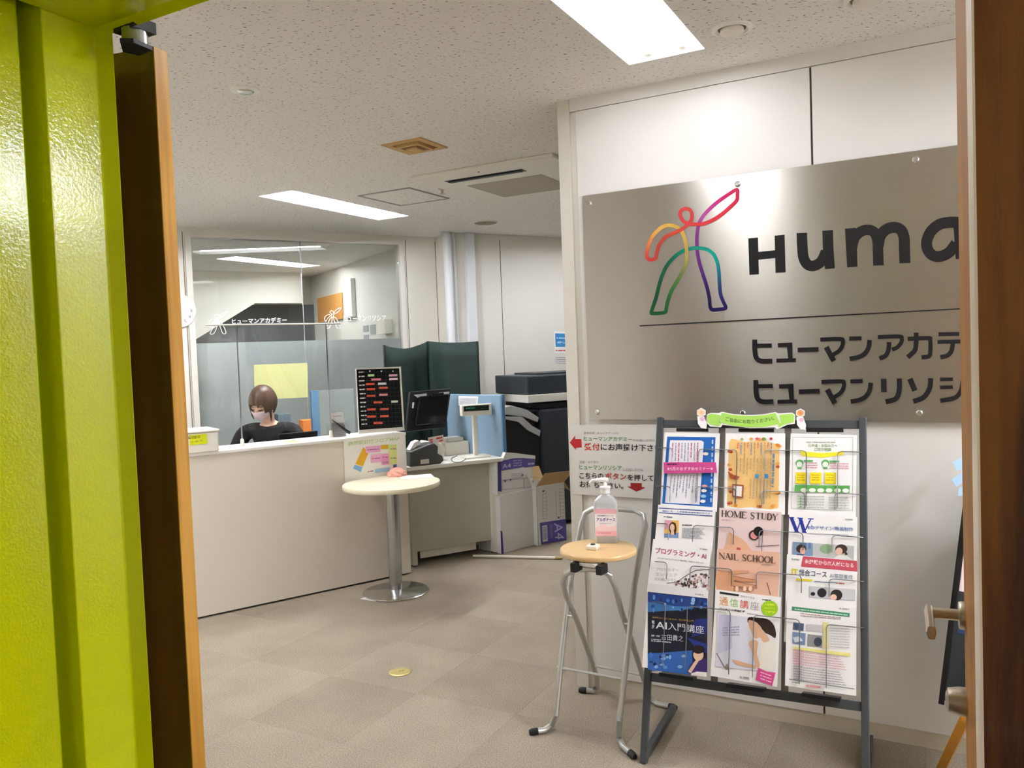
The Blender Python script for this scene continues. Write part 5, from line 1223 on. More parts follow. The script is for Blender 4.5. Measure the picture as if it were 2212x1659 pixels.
# customer display
cdp = D(DF.px(1032, 984)[0] + 0.0, 0.08, DZ)
cdp = atz(1028, 988, DZ)
cdz = thing('customer_display', cdp, 'white customer display on a slim pole at the desk corner', 'display')
MB().cbox(cdp, 0.20, 0.12, 0.016, AZQ).build('base', 'white_plastic', cdz, bevel=0.006)
MB().cbox(cdp + Z * 0.015, 0.036, 0.03, 0.30, AZQ).build('pole', 'white_plastic', cdz, bevel=0.006)
df_ = Fr(cdp - qN * 0.02, qR * 0.99, Z)
q = [df_.px(*p) for p in ((997, 876), (1062, 871), (1062, 896), (998, 899))]
MB().prism([df_.p(*p, -0.04) for p in q], df_.n * 0.045).build('head', 'white_plastic', cdz, bevel=0.004)
fq = df_.off(0.0055)
MB().prism([fq.p(*fq.px(*p)) for p in ((1002, 878), (1056, 874.5), (1056, 886), (1002, 889))], fq.n * 0.0008).build('screen', mat('display_green', '#06201c', 0.2), cdz)
a = Art(fq, lift=0.0012); a.dashes(1006, 882, 1026, 881, 2.2, '#3f9a80', gap=0.1); a.build('digits', cdz)
# receipt printer
rp0 = atz(916, 1003, DZ)
rp_ = thing('receipt_printer', rp0, 'dark grey receipt printer at the front of the side desk', 'printer')
d_, e_ = qR, qN
def RP(x, t, z): return rp0 + d_ * x + e_ * t + Z * z
MB().prism([RP(x, -0.06, z) for x, z in ((-0.13, 0), (0.10, 0), (0.13, 0.02), (0.12, 0.055), (0.085, 0.075), (0.09, 0.125), (0.06, 0.15), (0.03, 0.148), (-0.125, 0.105))], e_ * 0.15).build('body', 'printer_grey', rp_, bevel=0.006)
MB().obox(RP(-0.05, -0.0615, 0.012), d_ * 0.065, Z * 0.032, e_ * 0.001).build('label', 'paper_grey', rp_)
MB().prism([RP(x, -0.02, z) for x, z in ((-0.11, 0.113), (-0.075, 0.165), (-0.04, 0.175), (-0.02, 0.16), (-0.075, 0.125))], e_ * 0.07).build('receipt_paper', 'paper', rp_)
# white device with red notice, note box
wm = atz(950, 996, DZ)
wmt = thing('document_scanner', wm, 'white office machine with a red and white notice behind the receipt printer', 'scanner')
MB().prism([wm + qR * x + qN * 0 + Z * z for x, z in ((-0.14, 0), (0.03, 0), (0.05, 0.08), (0.02, 0.13), (-0.08, 0.15), (-0.14, 0.12))], qN * 0.15).build('body', 'white_plastic', wmt, bevel=0.006)
wf_ = Fr(wm - qN * 0.001, qR, Z)
a = Art(wf_, lift=0.001); a.poly([zd(485, 945), zd(735, 900), zd(745, 1020), zd(500, 1050)], '#ecdedc')
for k, (x0, y0, x1, y1, c) in enumerate(((515, 985, 560, 975, '#d86a60'), (520, 1020, 565, 1012, '#d86a60'), (620, 960, 720, 940, '#c84a44'), (670, 1000, 725, 990, '#c84a44'))): a.poly([zd(x0, y0 - 14), zd(x1, y1 - 14), zd(x1, y1 + 14), zd(x0, y0 + 14)], c)
a.build('notice', wmt)
cd0 = atz(978, 980, DZ)
cdw = thing('cash_drawer', cd0, 'low white box unit stacked under a small white router', 'cash drawer')
MB().cbox(cd0, 0.20, 0.18, 0.10, AZQ).build('body', 'white_plastic', cdw, bevel=0.004)
tag(MB().cbox(cd0 + Z * 0.1005, 0.14, 0.12, 0.03, AZQ).build('small_router', 'white_plastic', bevel=0.006), 'small white flat device lying on the white cash drawer', 'device')
# blue binder and upright papers
bb0 = atz(978, 968, DZ)
tag(MB().cbox(bb0, 0.07, 0.16, 0.28, AZQ + 6).build('file_binder', mat('binder_blue', '#1c3050', 0.4), bevel=0.003), 'dark blue file binder standing behind the customer display', 'binder')
tag(MB().cbox(atz(1006, 973, DZ), 0.012, 0.18, 0.26, AZQ + 8).build('white_folder', 'paper_grey'), 'white folder standing beside the dark blue binder', 'folder')
# cable loop on the desk
cl_ = [atz(860 + x / 7.542, 820 + y / 7.542, DZ + 0.004) for x, y in ((960, 1240), (880, 1275), (870, 1310), (920, 1345), (1020, 1340), (1090, 1300), (1110, 1260), (1080, 1235))]
tag(MB().tube([Vector(p) for p in bez([tuple(c) for c in cl_], 5)], 0.0025, 6).build('cable', 'cable'), 'loose black cable looped on the white desk top', 'cable')
# light blue desk divider
bd = thing('desk_divider', D(DL - 0.2, 0.6), 'light blue padded divider panel at the desk corner', 'divider')
bfr = Fr(D(DL - 0.06, 0.18, 0), -qR * 0.55 + qN * 0.83, Z)
q1, q2 = DF.off(-0.15), None
dvp = atz(1086, 985, DZ); dvp.z = 0
AZV = AZQ + 70; bdir = -dirv(AZV)
MB().obox(dvp + Z * 0.70, bdir * 0.59, dirv(AZV - 90) * 0.035, Z * 0.475).build('panel', 'blue_panel', bd, bevel=0.006)
MB().obox(dvp - bdir * 0.012 + Z * 0.70, bdir * 0.012, dirv(AZV - 90) * 0.035, Z * 0.475).build('edge_trim', 'blue_dark', bd, bevel=0.003)
MB().obox(dvp + bdir * 0.03 + dirv(AZV - 90) * 0.005 + Z * 0.0, bdir * 0.03, dirv(AZV - 90) * 0.02, Z * 0.7).build('support', 'desk_grey', bd)
MB().obox(dvp + bdir * 0.52 + dirv(AZV - 90) * 0.005 + Z * 0.0, bdir * 0.03, dirv(AZV - 90) * 0.02, Z * 0.7).build('support', 'desk_grey', bd)
fdv = Fr(dvp - dirv(AZV - 90) * 0.0015, -bdir, Z)
nt_ = MB().prism([fdv.p(*fdv.px(*zd(*p))) for p in ((985, 262), (1305, 275), (1295, 420), (985, 420))], fdv.n * 0.001).build('note_sheet', 'paper')
tag(nt_, 'white printed note pinned on the light blue divider', 'paper')
a = Art(fdv, lift=0.002)
[a.dashes(*zd(1010, 300 + 18 * k), *zd(1280, 308 + 18 * k), 1.2, '#b8c0c8', seed=k) for k in range(6)]
a.build('note_print', nt_)

# ------------------------------------------------------------------ dark green folding screen
def wavy(fr_, x0, x1, zb, ztop, amp, seed, n=26, sag=0.03):
    m_ = MB(); rr = random.Random(seed); ph = [rr.uniform(0, 6) for _ in range(3)]
    rows = 12
    for j in range(rows + 1):
        for i in range(n + 1):
            u = i / n; h = j / rows; top = ztop(u) - sag * 4 * u * (1 - u)
            d = amp * (math.sin(9 * u + ph[0] + 3 * h) + 0.6 * math.sin(17 * u + ph[1]) * (1 - h * .5) + 0.8 * math.sin(5 * (u + h) + ph[2])) * (1 - (2 * u - 1) ** 4)
            m_.v.append(fr_.p(x0 + (x1 - x0) * u, zb + (top - zb) * h, d))
    for j in range(rows):
        for i in range(n): m_.f.append([j * (n + 1) + i, j * (n + 1) + i + 1, (j + 1) * (n + 1) + i + 1, (j + 1) * (n + 1) + i]); m_.c.append(None); m_.sm.append(True)
    return m_
g0, g1, g2 = aty(829, 745, 6.55), aty(924, 737, 6.95), aty(1031, 737, 6.72)
gs = thing('folding_screen', Vector((g1.x, g1.y, 0)), 'dark green cloth folding screen behind the till', 'screen')
for (p, q, sd, sg_) in ((g0, g1, 3, 0.045), (g1, g2, 9, 0.012)):
    dd = Vector((q.x - p.x, q.y - p.y, 0)); L_ = dd.length
    ff = Fr(Vector((p.x, p.y, 0)), dd, Z)
    w_ = wavy(ff, 0, L_, 0.12, lambda u, p=p, q=q: p.z + (q.z - p.z) * u, 0.010, sd, sag=sg_)
    o_ = w_.build('cloth_panel', 'green_cloth', gs); sol = o_.modifiers.new('s', 'SOLIDIFY'); sol.thickness = 0.004
for p in (g0, g1, g2): MB().tube([Vector((p.x, p.y, 0)) + Vector((0, .012, 0)), Vector((p.x, p.y, p.z)) + Vector((0, .012, 0))], 0.009, 8).build('frame_post', 'black', gs)

# ------------------------------------------------------------------ copier in the nook
cpo = aty(1165, 1000, 6.75); cpo.z = 0
AZC = AZ_B; cR_, cN_ = dirv(AZC), dirv(AZC - 90)
CPF = Fr(cpo, cR_, Z, -cN_)
cop = thing('copier', cpo + cR_ * 0.3, 'dark grey office copier with pale scanner band in the corner', 'copier')
def cbx(x0, x1, y0, y1, t0, t1, nm, m_, bev=0.006):
    """block whose front outline is traced from x0..x1, y0..y1 on the copier front"""
    a0, b0 = CPF.px(x0, y1); a1 = CPF.px(x1, y0)[0]; b1 = CPF.px(x0, y0)[1]
    return MB().obox(CPF.p(a0, max(b0, 0.03), -t0), cR_ * (a1 - a0), Z * (b1 - max(b0, 0.03)), cN_ * (t1 - t0)).build(nm, m_, cop, bevel=bev)
RX = 1420
cbx(1178, RX, 884, 1185, 0.0, 0.62, 'body', 'copier_dark', 0.02)
cbx(1118, 1180, 895, 1185, 0.06, 0.55, 'side_unit', 'black', 0.01)
cbx(1170, RX, 872, 884, 0.03, 0.60, 'control_deck', 'black', 0.004)
cbx(1141, RX, 854, 871, 0.0, 0.60, 'scanner_bed', 'copier_pale', 0.004)
cbx(1143, RX, 812, 853, 0.02, 0.58, 'document_feeder', 'copier_dark', 0.012)
cbx(1176, RX, 806, 813, 0.1, 0.5, 'feeder_cover', 'charcoal', 0.004)
for (q, m_) in ((((1092, 880), (1105, 876), (1140, 886), (1164, 902), (1162, 912), (1130, 900), (1092, 896)), 'copier_grey'), (((1092, 900), (1128, 900), (1150, 920), (1168, 930), (1166, 943), (1140, 930), (1120, 912), (1092, 906)), 'copier_grey')):
    MB().prism([CPF.p(*CPF.px(*p), 0.0) for p in q], cN_ * 0.4).build('paper_tray', m_, cop, bevel=0.003)
MB().prism([CPF.p(*CPF.px(*p), -0.02) for p in ((1092, 896), (1128, 904), (1166, 940), (1180, 950), (1180, 1185), (1092, 1185))], cN_ * 0.36).build('finisher', 'black', cop)
for x in (1200, 1330):
    c = CPF.p(CPF.px(x, 1180)[0], 0.0, -0.1); MB().lathe(c, [(0.02, 0), (0.02, 0.032)], 12).build('caster', 'rubber', cop)
    c = CPF.p(CPF.px(x, 1180)[0], 0.0, -0.5); MB().lathe(c, [(0.02, 0), (0.02, 0.032)], 12).build('caster', 'rubber', cop)
# sheets on the copier wall
WF = Fr(B(0, CW - 0.001), bR, Z, -bN)
def wsheet(q, lab, paint, m_='paper'):
    o = poster('s', WF, q, '', 0.0012).build('wall_notice', m_); tag(o, lab, 'notice'); a = Art(WF, lift=0.0018); paint(a); a.build('print', o); return o
def pn1(a):
    a.poly([(1199, 720), (1240, 721), (1240, 749), (1200, 749)], '#2f80b8'); a.dashes(1202, 730, 1238, 731, 2.4, '#c8e0f0'); a.tline('使い方', 1203, 743, 1236, 743, 6, '#c8e0f0', 0.02); a.dashes(1200, 757, 1240, 757, 2.6, '#c85a5a')
wsheet([(1197, 716), (1244, 717), (1245, 763), (1198, 763)], 'blue and white notice on the wall above the copier', pn1)
wsheet([(1196, 767), (1250, 768), (1250, 787), (1196, 786)], 'small grey label sheet on the wall below the blue notice', lambda a: [a.dashes(1200, 772 + 4 * k, 1245, 773 + 4 * k, 1.2, '#8a8a86', seed=k) for k in range(4)], 'paper_grey')

# ------------------------------------------------------------------ paper cartons
def carton(name, p, az, sx, sy, sz, label, m_='carton_white', group='paper cartons'):
    t = thing(name, p, label, 'box', group); d = dirv(az); n_ = dirv(az - 90)
    MB().obox(p - d * 0 + Z * 0.0, d * sx, n_ * sy, Z * sz).build('carton', m_, t, bevel=0.003)
    return t, Fr(p - n_ * 0.0006, d, Z, -n_)
bx0 = atz(1084, 1197, 0); bx1 = atz(1156, 1177, 0); azx = math.degrees(math.atan2((bx1 - bx0).x, (bx1 - bx0).y)); L1 = (bx1 - bx0).length
c1, f1_ = carton('paper_carton', bx0, azx, L1, 0.26, 0.44, 'tall plain white carton standing beside the grey desk')
MB().prism([f1_.p(*f1_.px(*q), 0.0) for q in ((1081, 1146), (1085, 1148), (1088, 1196), (1083, 1196))], f1_.n * 0.001).build('purple_tape', 'carton_purple', c1)
zp = lambda x, y: (1020 + x / 3.4583, 760 + y / 3.4583)
c2p = bx0 + Z * 0.4405 - dirv(azx) * 0.02
c2, f2c = carton('paper_carton', c2p, azx - 2, L1 + 0.035, 0.27, 0.245, 'torn purple and white A4 paper carton on top of the white one')
a = Art(f2c, lift=0.0008)
a.poly([zp(*q) for q in ((190, 800), (470, 790), (470, 855), (395, 865), (385, 860), (215, 890), (215, 1045), (192, 1040))], '#5a4f9e')
a.poly([zp(*q) for q in ((190, 800), (215, 800), (220, 1045), (192, 1042))], '#3c3278')
a.tline('A4', *zp(225, 872), *zp(288, 864), 9.5, '#d8d4ee', 0.0); [a.dashes(*zp(305, 815 + 18 * k), *zp(370, 810 + 18 * k), 2.2, '#a8a0d0', seed=k) for k in range(3)]; a.dashes(*zp(415, 838), *zp(462, 834), 4, '#b8b0dc', gap=0.1)
a.line([zp(225, 1030), zp(225, 960), zp(470, 935)], 0.8, '#8a8a98'); a.line([zp(225, 1030), zp(472, 1005)], 0.8, '#8a8a98'); a.line([zp(385, 945), zp(388, 1015)], 0.8, '#8a8a98')
for q in ((245, 965), (285, 955), (450, 970), (375, 920)): a.ell(*zp(*q), 2.2, 2.2, '#4a4488', 8)
[a.dashes(*zp(290, 915 + 14 * k), *zp(375, 905 + 14 * k), 1.2, '#9090a0', seed=k) for k in range(3)]
a.build('carton_print', c2)
MB().prism([f2c.p(*f2c.px(*zp(*q)), 0.002) for q in ((250, 750), (320, 755), (470, 775), (470, 800), (330, 790), (225, 812))], -f2c.n * 0.03).build('torn_flap', 'carton_white', c2)
e0 = atz(1163, 1180, 0); e1 = atz(1223, 1167, 0); aze = math.degrees(math.atan2((e1 - e0).x, (e1 - e0).y)); L3 = (e1 - e0).length
t3 = thing('paper_carton', e0, 'open white A4 paper carton standing upright in front of the copier', 'box', 'paper cartons')
d3, n3 = dirv(aze), dirv(aze - 90); h3 = 0.46
for (o, x_, y_) in ((e0, d3 * L3, n3 * 0.006), (e0 + n3 * 0.26, d3 * L3, n3 * 0.006), (e0, d3 * 0.006, n3 * 0.266), (e0 + d3 * (L3 - 0.006), d3 * 0.006, n3 * 0.266)): MB().obox(o, x_, y_, Z * h3).build('carton_side', 'carton_white', t3)
MB().obox(e0, d3 * L3, n3 * 0.26, Z * 0.006).build('carton_floor', 'cardboard', t3)
f3c = Fr(e0 - n3 * 0.0006, d3, Z, -n3); a = Art(f3c, lift=0.0004)
a.poly([zp(*q) for q in ((505, 1278), (700, 1248), (705, 1405), (515, 1440))], '#5248a0')
a.text('A4', [zp(670, 1275), zp(690, 1400), zp(620, 1400), zp(610, 1280)], '#cfcbee', 0.0)
a.poly([zp(*q) for q in ((522, 1300), (558, 1293), (565, 1412), (527, 1420))], '#e6e6ea'); [a.line([zp(528 + 0.3 * k, 1312 + 9 * k), zp(556 + 0.3 * k, 1307 + 9 * k)], 1.3, '#6a6880') for k in range(11)]
[a.dashes(*zp(580 + 10 * k, 1290), *zp(590 + 10 * k, 1390), 1.4, '#9890cc', seed=k) for k in range(2)]
for k in range(9): a.line([zp(520, 1040 + 26 * k), zp(550, 1036 + 26 * k)], 0.6, '#8a8a98'); a.line([zp(650, 1025 + 26 * k), zp(690, 1020 + 26 * k)], 0.6, '#8a8a98')
for x in (522, 550, 622, 650): a.line([zp(x, 1035), zp(x + 6, 1250)], 0.6, '#8a8a98')
for q in ((643, 1238), (530, 1040)): a.ell(*zp(*q), 2.2, 2.2, '#4a4488', 8)
a.build('carton_print', t3)
tp3 = e0 + Z * h3
MB().prism([tp3, tp3 + d3 * L3, tp3 + d3 * (L3 + 0.06) - n3 * 0.05 + Z * 0.09, tp3 + d3 * 0.05 - n3 * 0.05 + Z * 0.10], n3 * 0.004).build('front_flap', 'cardboard', t3)
MB().prism([tp3 + d3 * L3, tp3 + d3 * L3 + n3 * 0.26, tp3 + d3 * (L3 + 0.07) + n3 * 0.24 - Z * 0.03, tp3 + d3 * (L3 + 0.07) + n3 * 0.02 - Z * 0.08], d3 * 0.004).build('side_flap', 'cardboard', t3)
MB().prism([tp3 + n3 * 0.26, tp3 + d3 * L3 + n3 * 0.26, tp3 + d3 * L3 * 0.95 + n3 * 0.30 + Z * 0.10, tp3 + d3 * 0.02 + n3 * 0.30 + Z * 0.12], n3 * 0.004).build('back_flap', 'cardboard', t3)
MB().prism([tp3, tp3 + n3 * 0.26, tp3 - d3 * 0.05 + n3 * 0.22 + Z * 0.1, tp3 - d3 * 0.05 + n3 * 0.05 + Z * 0.09], d3 * 0.004).build('side_flap', 'carton_white', t3)

# white rod on the floor, floor cap
r0, r1 = atz(1022, 1201, 0.012), atz(1200, 1205, 0.012)
rod = thing('floor_rod', (r0 + r1) / 2 - Z * 0.012, 'cream rod lying on the carpet behind the stool', 'rod')
MB().tube([r0, r1], 0.011, 10).build('rod', 'white_plastic', rod)
MB().tube([r1, r1 + (r1 - r0).normalized() * 0.012, r1 + (r1 - r0).normalized() * 0.05], [0.012, 0.012, 0.008], 10).build('end_fitting', 'brass', rod)
bc = atz(864, 1452, 0)
fc = thing('floor_outlet_cover', bc, 'round brass floor outlet cover set in the carpet', 'floor cover')
MB().lathe(bc, [(0.053, 0), (0.053, 0.002), (0.049, 0.004)], 36).build('cover_ring', 'brass', fc)
MB().lathe(bc + Z * 0.004, [(0.040, 0), (0.040, 0.0012)], 32).build('cover_lid', 'brass', fc)
MB().cbox(bc + Z * 0.0053, 0.012, 0.004, 0.001, 40).build('lid_slot', 'vent_dark', fc)
MB().cbox(bc + Z * 0.0053 + Vector((0.015, 0.004, 0)), 0.012, 0.004, 0.001, 40).build('lid_slot', 'vent_dark', fc)

# ------------------------------------------------------------------ ceiling fittings
def ab(p): p = Vector(p); return p.dot(aL), p.dot(aN)
u0_, v0_ = ab((atz(896, 315, CEIL)))
vt = thing('ceiling_vent', A(u0_, v0_, CEIL - 0.02), 'square beige ceiling vent with stepped cone above the lobby', 'vent')
for k, (hw, zz_, m_) in enumerate(((0.122, 0.0, 'vent_beige'), (0.070, -0.010, 'vent_beige'), (0.055, -0.0105, 'vent_dark'), (0.034, -0.018, 'vent_beige'))):
    rg = MB(); inner = (0.085, 0.056, 0.03, 0.0)[k]
    if inner:
        for (ua, ub, va, vb) in ((-hw, hw, -hw, -inner), (-hw, hw, inner, hw), (-hw, -inner, -inner, inner), (inner, hw, -inner, inner)):
            rg.obox(A(u0_ + ua, v0_ + va, CEIL + zz_ - 0.006), aL * (ub - ua), aN * (vb - va), Z * (0.006 - zz_))
    else: rg.obox(A(u0_ - hw, v0_ - hw, CEIL + zz_ - 0.006), aL * 2 * hw, aN * 2 * hw, Z * (0.006 - zz_))
    rg.build(('vent_frame', 'cone_ring', 'cone_gap', 'cone_centre')[k], m_, vt)
MB().obox(A(u0_ - 0.09, v0_ - 0.09, CEIL - 0.003), aL * 0.18, aN * 0.18, Z * 0.003).build('vent_throat', 'vent_dark', vt)
for (q, rad, lab) in (((1581, 61), 0.068, 'round white ceiling downlight beside the troffer near the sign'), ((1870, -3), 0.068, 'round white ceiling downlight at the top edge near the right door')):
    c = atz(*q, CEIL)
    dl = thing('downlight', Vector((c.x, c.y, CEIL)), lab, 'downlight', 'ceiling downlights')
    MB().lathe(Vector((c.x, c.y, CEIL)), [(rad, 0), (rad, -0.006), (rad * .82, -0.010), (rad * .70, -0.004), (rad * .68, -0.001)][::-1], 36).build('trim_ring', 'lamp_white', dl)
    MB().lathe(Vector((c.x, c.y, CEIL - 0.004)), [(rad * .58, 0), (rad * .58, -0.012), (rad * .40, -0.016)][::-1], 28).build('eyeball', 'white_plastic', dl)
    MB().lathe(Vector((c.x, c.y, CEIL - 0.0012)), [(rad * .68, 0), (rad * .68, -0.0015)][::-1], 28).build('shadow_gap', 'joint', dl)
c = atz(530, 194, CEIL)
dl = thing('downlight', Vector((c.x, c.y, CEIL)), 'small round glass downlight in the ceiling near the brown door', 'downlight', 'ceiling downlights')
MB().lathe(Vector((c.x, c.y, CEIL)), [(0.056, 0), (0.056, -0.005), (0.046, -0.008)][::-1], 32).build('trim_ring', 'lamp_white', dl)
MB().lathe(Vector((c.x, c.y, CEIL - 0.008)), [(0.034, 0), (0.03, -0.004), (0.012, -0.006)][::-1], 24).build('lens', 'chrome', dl)
c = atz(1049, 480, CEIL)
sp = thing('ceiling_speaker', Vector((c.x, c.y, CEIL)), 'round olive ceiling speaker near the rear wall', 'speaker')
MB().lathe(Vector((c.x, c.y, CEIL)), [(0.105, 0), (0.105, -0.006), (0.095, -0.008)][::-1], 36).build('rim', 'white_plastic', sp)
MB().lathe(Vector((c.x, c.y, CEIL - 0.008)), [(0.094, 0), (0.08, -0.003)][::-1], 36).build('grille', 'speaker_mesh', sp)
hq = [ab(atz(*q, CEIL)) for q in ((775, 419), (890, 406), (975, 429), (852, 444))]
hu = [p[0] for p in hq]; hv = [p[1] for p in hq]; hu0, hu1, hv0, hv1 = (hu[1] + hu[2]) / 2, (hu[0] + hu[3]) / 2, (hv[0] + hv[1]) / 2, (hv[2] + hv[3]) / 2
hat = thing('access_hatch', A((hu0 + hu1) / 2, (hv0 + hv1) / 2, CEIL - 0.006), 'square ceiling access hatch beside the air conditioner', 'hatch')
hm = MB(); e = 0.012
for (ua, ub, va, vb) in ((hu0, hu1, hv0, hv0 + e), (hu0, hu1, hv1 - e, hv1), (hu0, hu0 + e, hv0 + e, hv1 - e), (hu1 - e, hu1, hv0 + e, hv1 - e)): hm.obox(A(ua, va, CEIL - 0.006), aL * (ub - ua), aN * (vb - va), Z * 0.006)
hm.build('hatch_frame', 'copier_grey', hat)
MB().obox(A(hu0 + e, hv0 + e, CEIL - 0.0025), aL * (hu1 - hu0 - 2 * e), aN * (hv1 - hv0 - 2 * e), Z * 0.0025).build('hatch_panel', 'ceiling_board', hat)
# cassette air conditioner
lu, lv = ab(atz(885, 381, CEIL)); fu, fv = ab(atz(1058, 430, CEIL))
ac = thing('air_conditioner', A(lu - 0.45, (lv + fv) / 2, CEIL - 0.03), 'ceiling cassette air conditioner with a dark slot near the sign wall', 'air conditioner')
acw = max(0.8, fv - lv)
MB().obox(A(lu, lv, CEIL - 0.022), -aL * 0.95, aN * acw, Z * 0.022).build('panel', 'white_plastic', ac, bevel=0.006)
su0, sv0 = ab(atz(968, 394, CEIL - 0.022)); su1, sv1 = ab(atz(1130, 366, CEIL - 0.022))
MB().obox(A(su1, (sv0 + sv1) / 2 - 0.03, CEIL - 0.0235), aL * (su0 - su1), aN * 0.065, Z * 0.003).build('air_slot', 'black', ac)
MB().obox(A(su1 + 0.02, (sv0 + sv1) / 2 - 0.012, CEIL - 0.030), aL * (su0 - su1 - 0.04), aN * 0.03, Z * 0.006).build('louvre', 'charcoal', ac)
gq = [ab(atz(*q, CEIL - 0.022)) for q in ((1000, 401), (1083, 425))]
MB().obox(A(gq[0][0] - 0.02, gq[0][1] + 0.02, CEIL - 0.0245), -aL * 0.52, aN * (gq[1][1] - gq[0][1]), Z * 0.003).build('intake_grille', 'ac_grille', ac)
MB().lathe(atz(1034, 371, CEIL - 0.022), [(0.006, 0), (0.006, -0.003)][::-1], 10).build('lamp_dot', mat('dot_red', '#a02020', 0.4), ac)
c = atz(955, 408, CEIL)
spk = thing('sprinkler', Vector((c.x, c.y, CEIL)), 'tiny ceiling sprinkler head beside the air conditioner', 'sprinkler')
MB().lathe(Vector((c.x, c.y, CEIL)), [(0.03, 0), (0.028, -0.005), (0.008, -0.008), (0.008, -0.03), (0.018, -0.032), (0.018, -0.034)][::-1], 20).build('head', 'satin_nickel', spk)

# ------------------------------------------------------------------ clock, glass lettering, yellow paper
GF = Fr(B(0, -0.0), bR, Z, -bN)
cc = GF.p(*GF.px(384, 672))
ck = thing('wall_clock', cc - Z * 0.135, 'round white wall clock half hidden by the brown door', 'clock')
MB().lathe(cc, [(0.132, 0), (0.135, 0.02), (0.128, 0.032), (0.118, 0.03)], 48, -bN).build('rim', 'white_metal', ck)
MB().lathe(cc - bN * 0.002, [(0.119, 0), (0.119, 0.026)], 48, -bN).build('dial', 'clock_face', ck)
CKF = Fr(cc - bN * 0.029, bR, Z, -bN); a = Art(CKF, px=False, lift=0.0008)
for h in range(12): t = R(90 - 30 * (h + 1)); x_, y_ = 0.092 * math.cos(t), 0.092 * math.sin(t); a.tline(str(h + 1), x_ - 0.010, y_ - 0.011, x_ + 0.010, y_ - 0.011, 0.022, '#5a5a60')
a.build('numerals', ck)
MB().tube([CKF.p(0, 0, 0.003), CKF.p(-0.04, 0.035, 0.003)], 0.003, 6).build('hour_hand', 'black', ck); MB().tube([CKF.p(0, 0, 0.004), CKF.p(-0.03, -0.075, 0.004)], 0.002, 6).build('minute_hand', 'black', ck)
GP = Fr(B(0, 0.0285), bR, Z, -bN)
a = Art(GP, lift=0.0004)
a.tline('ヒューマンアカデミー', 501, 700, 620, 697, 12, '#eef0ec', 0.02); a.tline('ヒューマンリソシア', 742, 694, 834, 693, 12, '#eef0ec', 0.02)
def fig(cx, cy, s_):
    for st_ in ([(0, -12), (-5, -16), (-3, -20), (2, -18), (3, -13), (12, -18), (18, -26), (6, -20), (2, -6), (6, 6), (10, 16), (16, 15), (12, 4), (6, -6), (-4, -5), (-9, 6), (-14, 16), (-7, 16), (-1, 2), (-2, -8), (-8, -12), (-16, -6), (-14, 2), (-8, -6), (0, -12)],):
        a.line([(cx + x * s_, cy + y * s_) for x, y in bez([tuple(map(float, q)) for q in st_], 3)], 1.3, '#eef0ec')
fig(470, 702, 1.15); fig(718, 692, 1.05)
a.build('glass_lettering', win)
yq = [(548, 788), (664, 784), (665, 858), (550, 864)]
yp = MB().prism([GP.p(*GP.px(*q), 0.001) for q in yq], GP.n * 0.001).build('yellow_sheet', 'yellow_paper'); tag(yp, 'large yellow sheet taped to the frosted glass behind the woman', 'paper')

# ------------------------------------------------------------------ low acrylic partition and desk things behind the woman
ap0 = aty(676, 935, 6.15); ap1 = aty(768, 930, 6.35); 
fpart = thing('desk_partition', Vector((ap0.x, ap0.y, 0)), 'greenish acrylic desk partition with a blue edge post behind the counter', 'partition')
pdv = (Vector((ap1.x, ap1.y, 0)) - Vector((ap0.x, ap0.y, 0))); pl_ = pdv.length; pdv.normalize(); ptop = aty(690, 843, 6.2).z
MB().obox(Vector((ap0.x, ap0.y, 0.0)), pdv * 0.06, Vector((-pdv.y, pdv.x, 0)) * 0.03, Z * ptop).build('edge_post', 'acrylic_edge', fpart, bevel=0.003)
MB().obox(Vector((ap0.x, ap0.y, 0.55)) + pdv * 0.06, pdv * (pl_ - 0.06), Vector((-pdv.y, pdv.x, 0)) * 0.006, Z * (ptop - 0.55)).build('acrylic_pane', 'acrylic', fpart)
MB().obox(Vector((ap0.x, ap0.y, 0.0)) + pdv * 0.06, pdv * (pl_ - 0.06), Vector((-pdv.y, pdv.x, 0)) * 0.02, Z * 0.55).build('lower_panel', 'office_grey', fpart)
bkc = aty(640, 930, 6.45)
cred = thing('side_cabinet', Vector((bkc.x, bkc.y, 0)), 'low pale cabinet against the frosted glass behind the woman', 'cabinet')
MB().cbox(Vector((bkc.x, bkc.y, 0)), 0.7, 0.32, 0.80, AZ_B).build('body', 'white_metal', cred, bevel=0.003)
for s_ in (-0.175, 0.175): MB().cbox(Vector((bkc.x, bkc.y, 0.03)) + bR * s_ - bN * 0.163, 0.34, 0.012, 0.75, AZ_B).build('door', 'white_plastic', cred, bevel=0.002)
ob0 = aty(660, 930, 6.42); tag(MB().cbox(Vector((ob0.x + 0.01, ob0.y, 0.8005)), 0.09, 0.12, 0.215, AZ_B).build('file_box', 'orange', bevel=0.003), 'orange file box on the cabinet behind the woman', 'box')
ob1 = aty(611, 920, 6.42); tag(MB().cbox(Vector((ob1.x, ob1.y, 0.8005)), 0.10, 0.12, 0.27, AZ_B).build('file_box', mat('slate', '#55636a', 0.6), bevel=0.003), 'slate grey file box on the cabinet beside the woman', 'box')

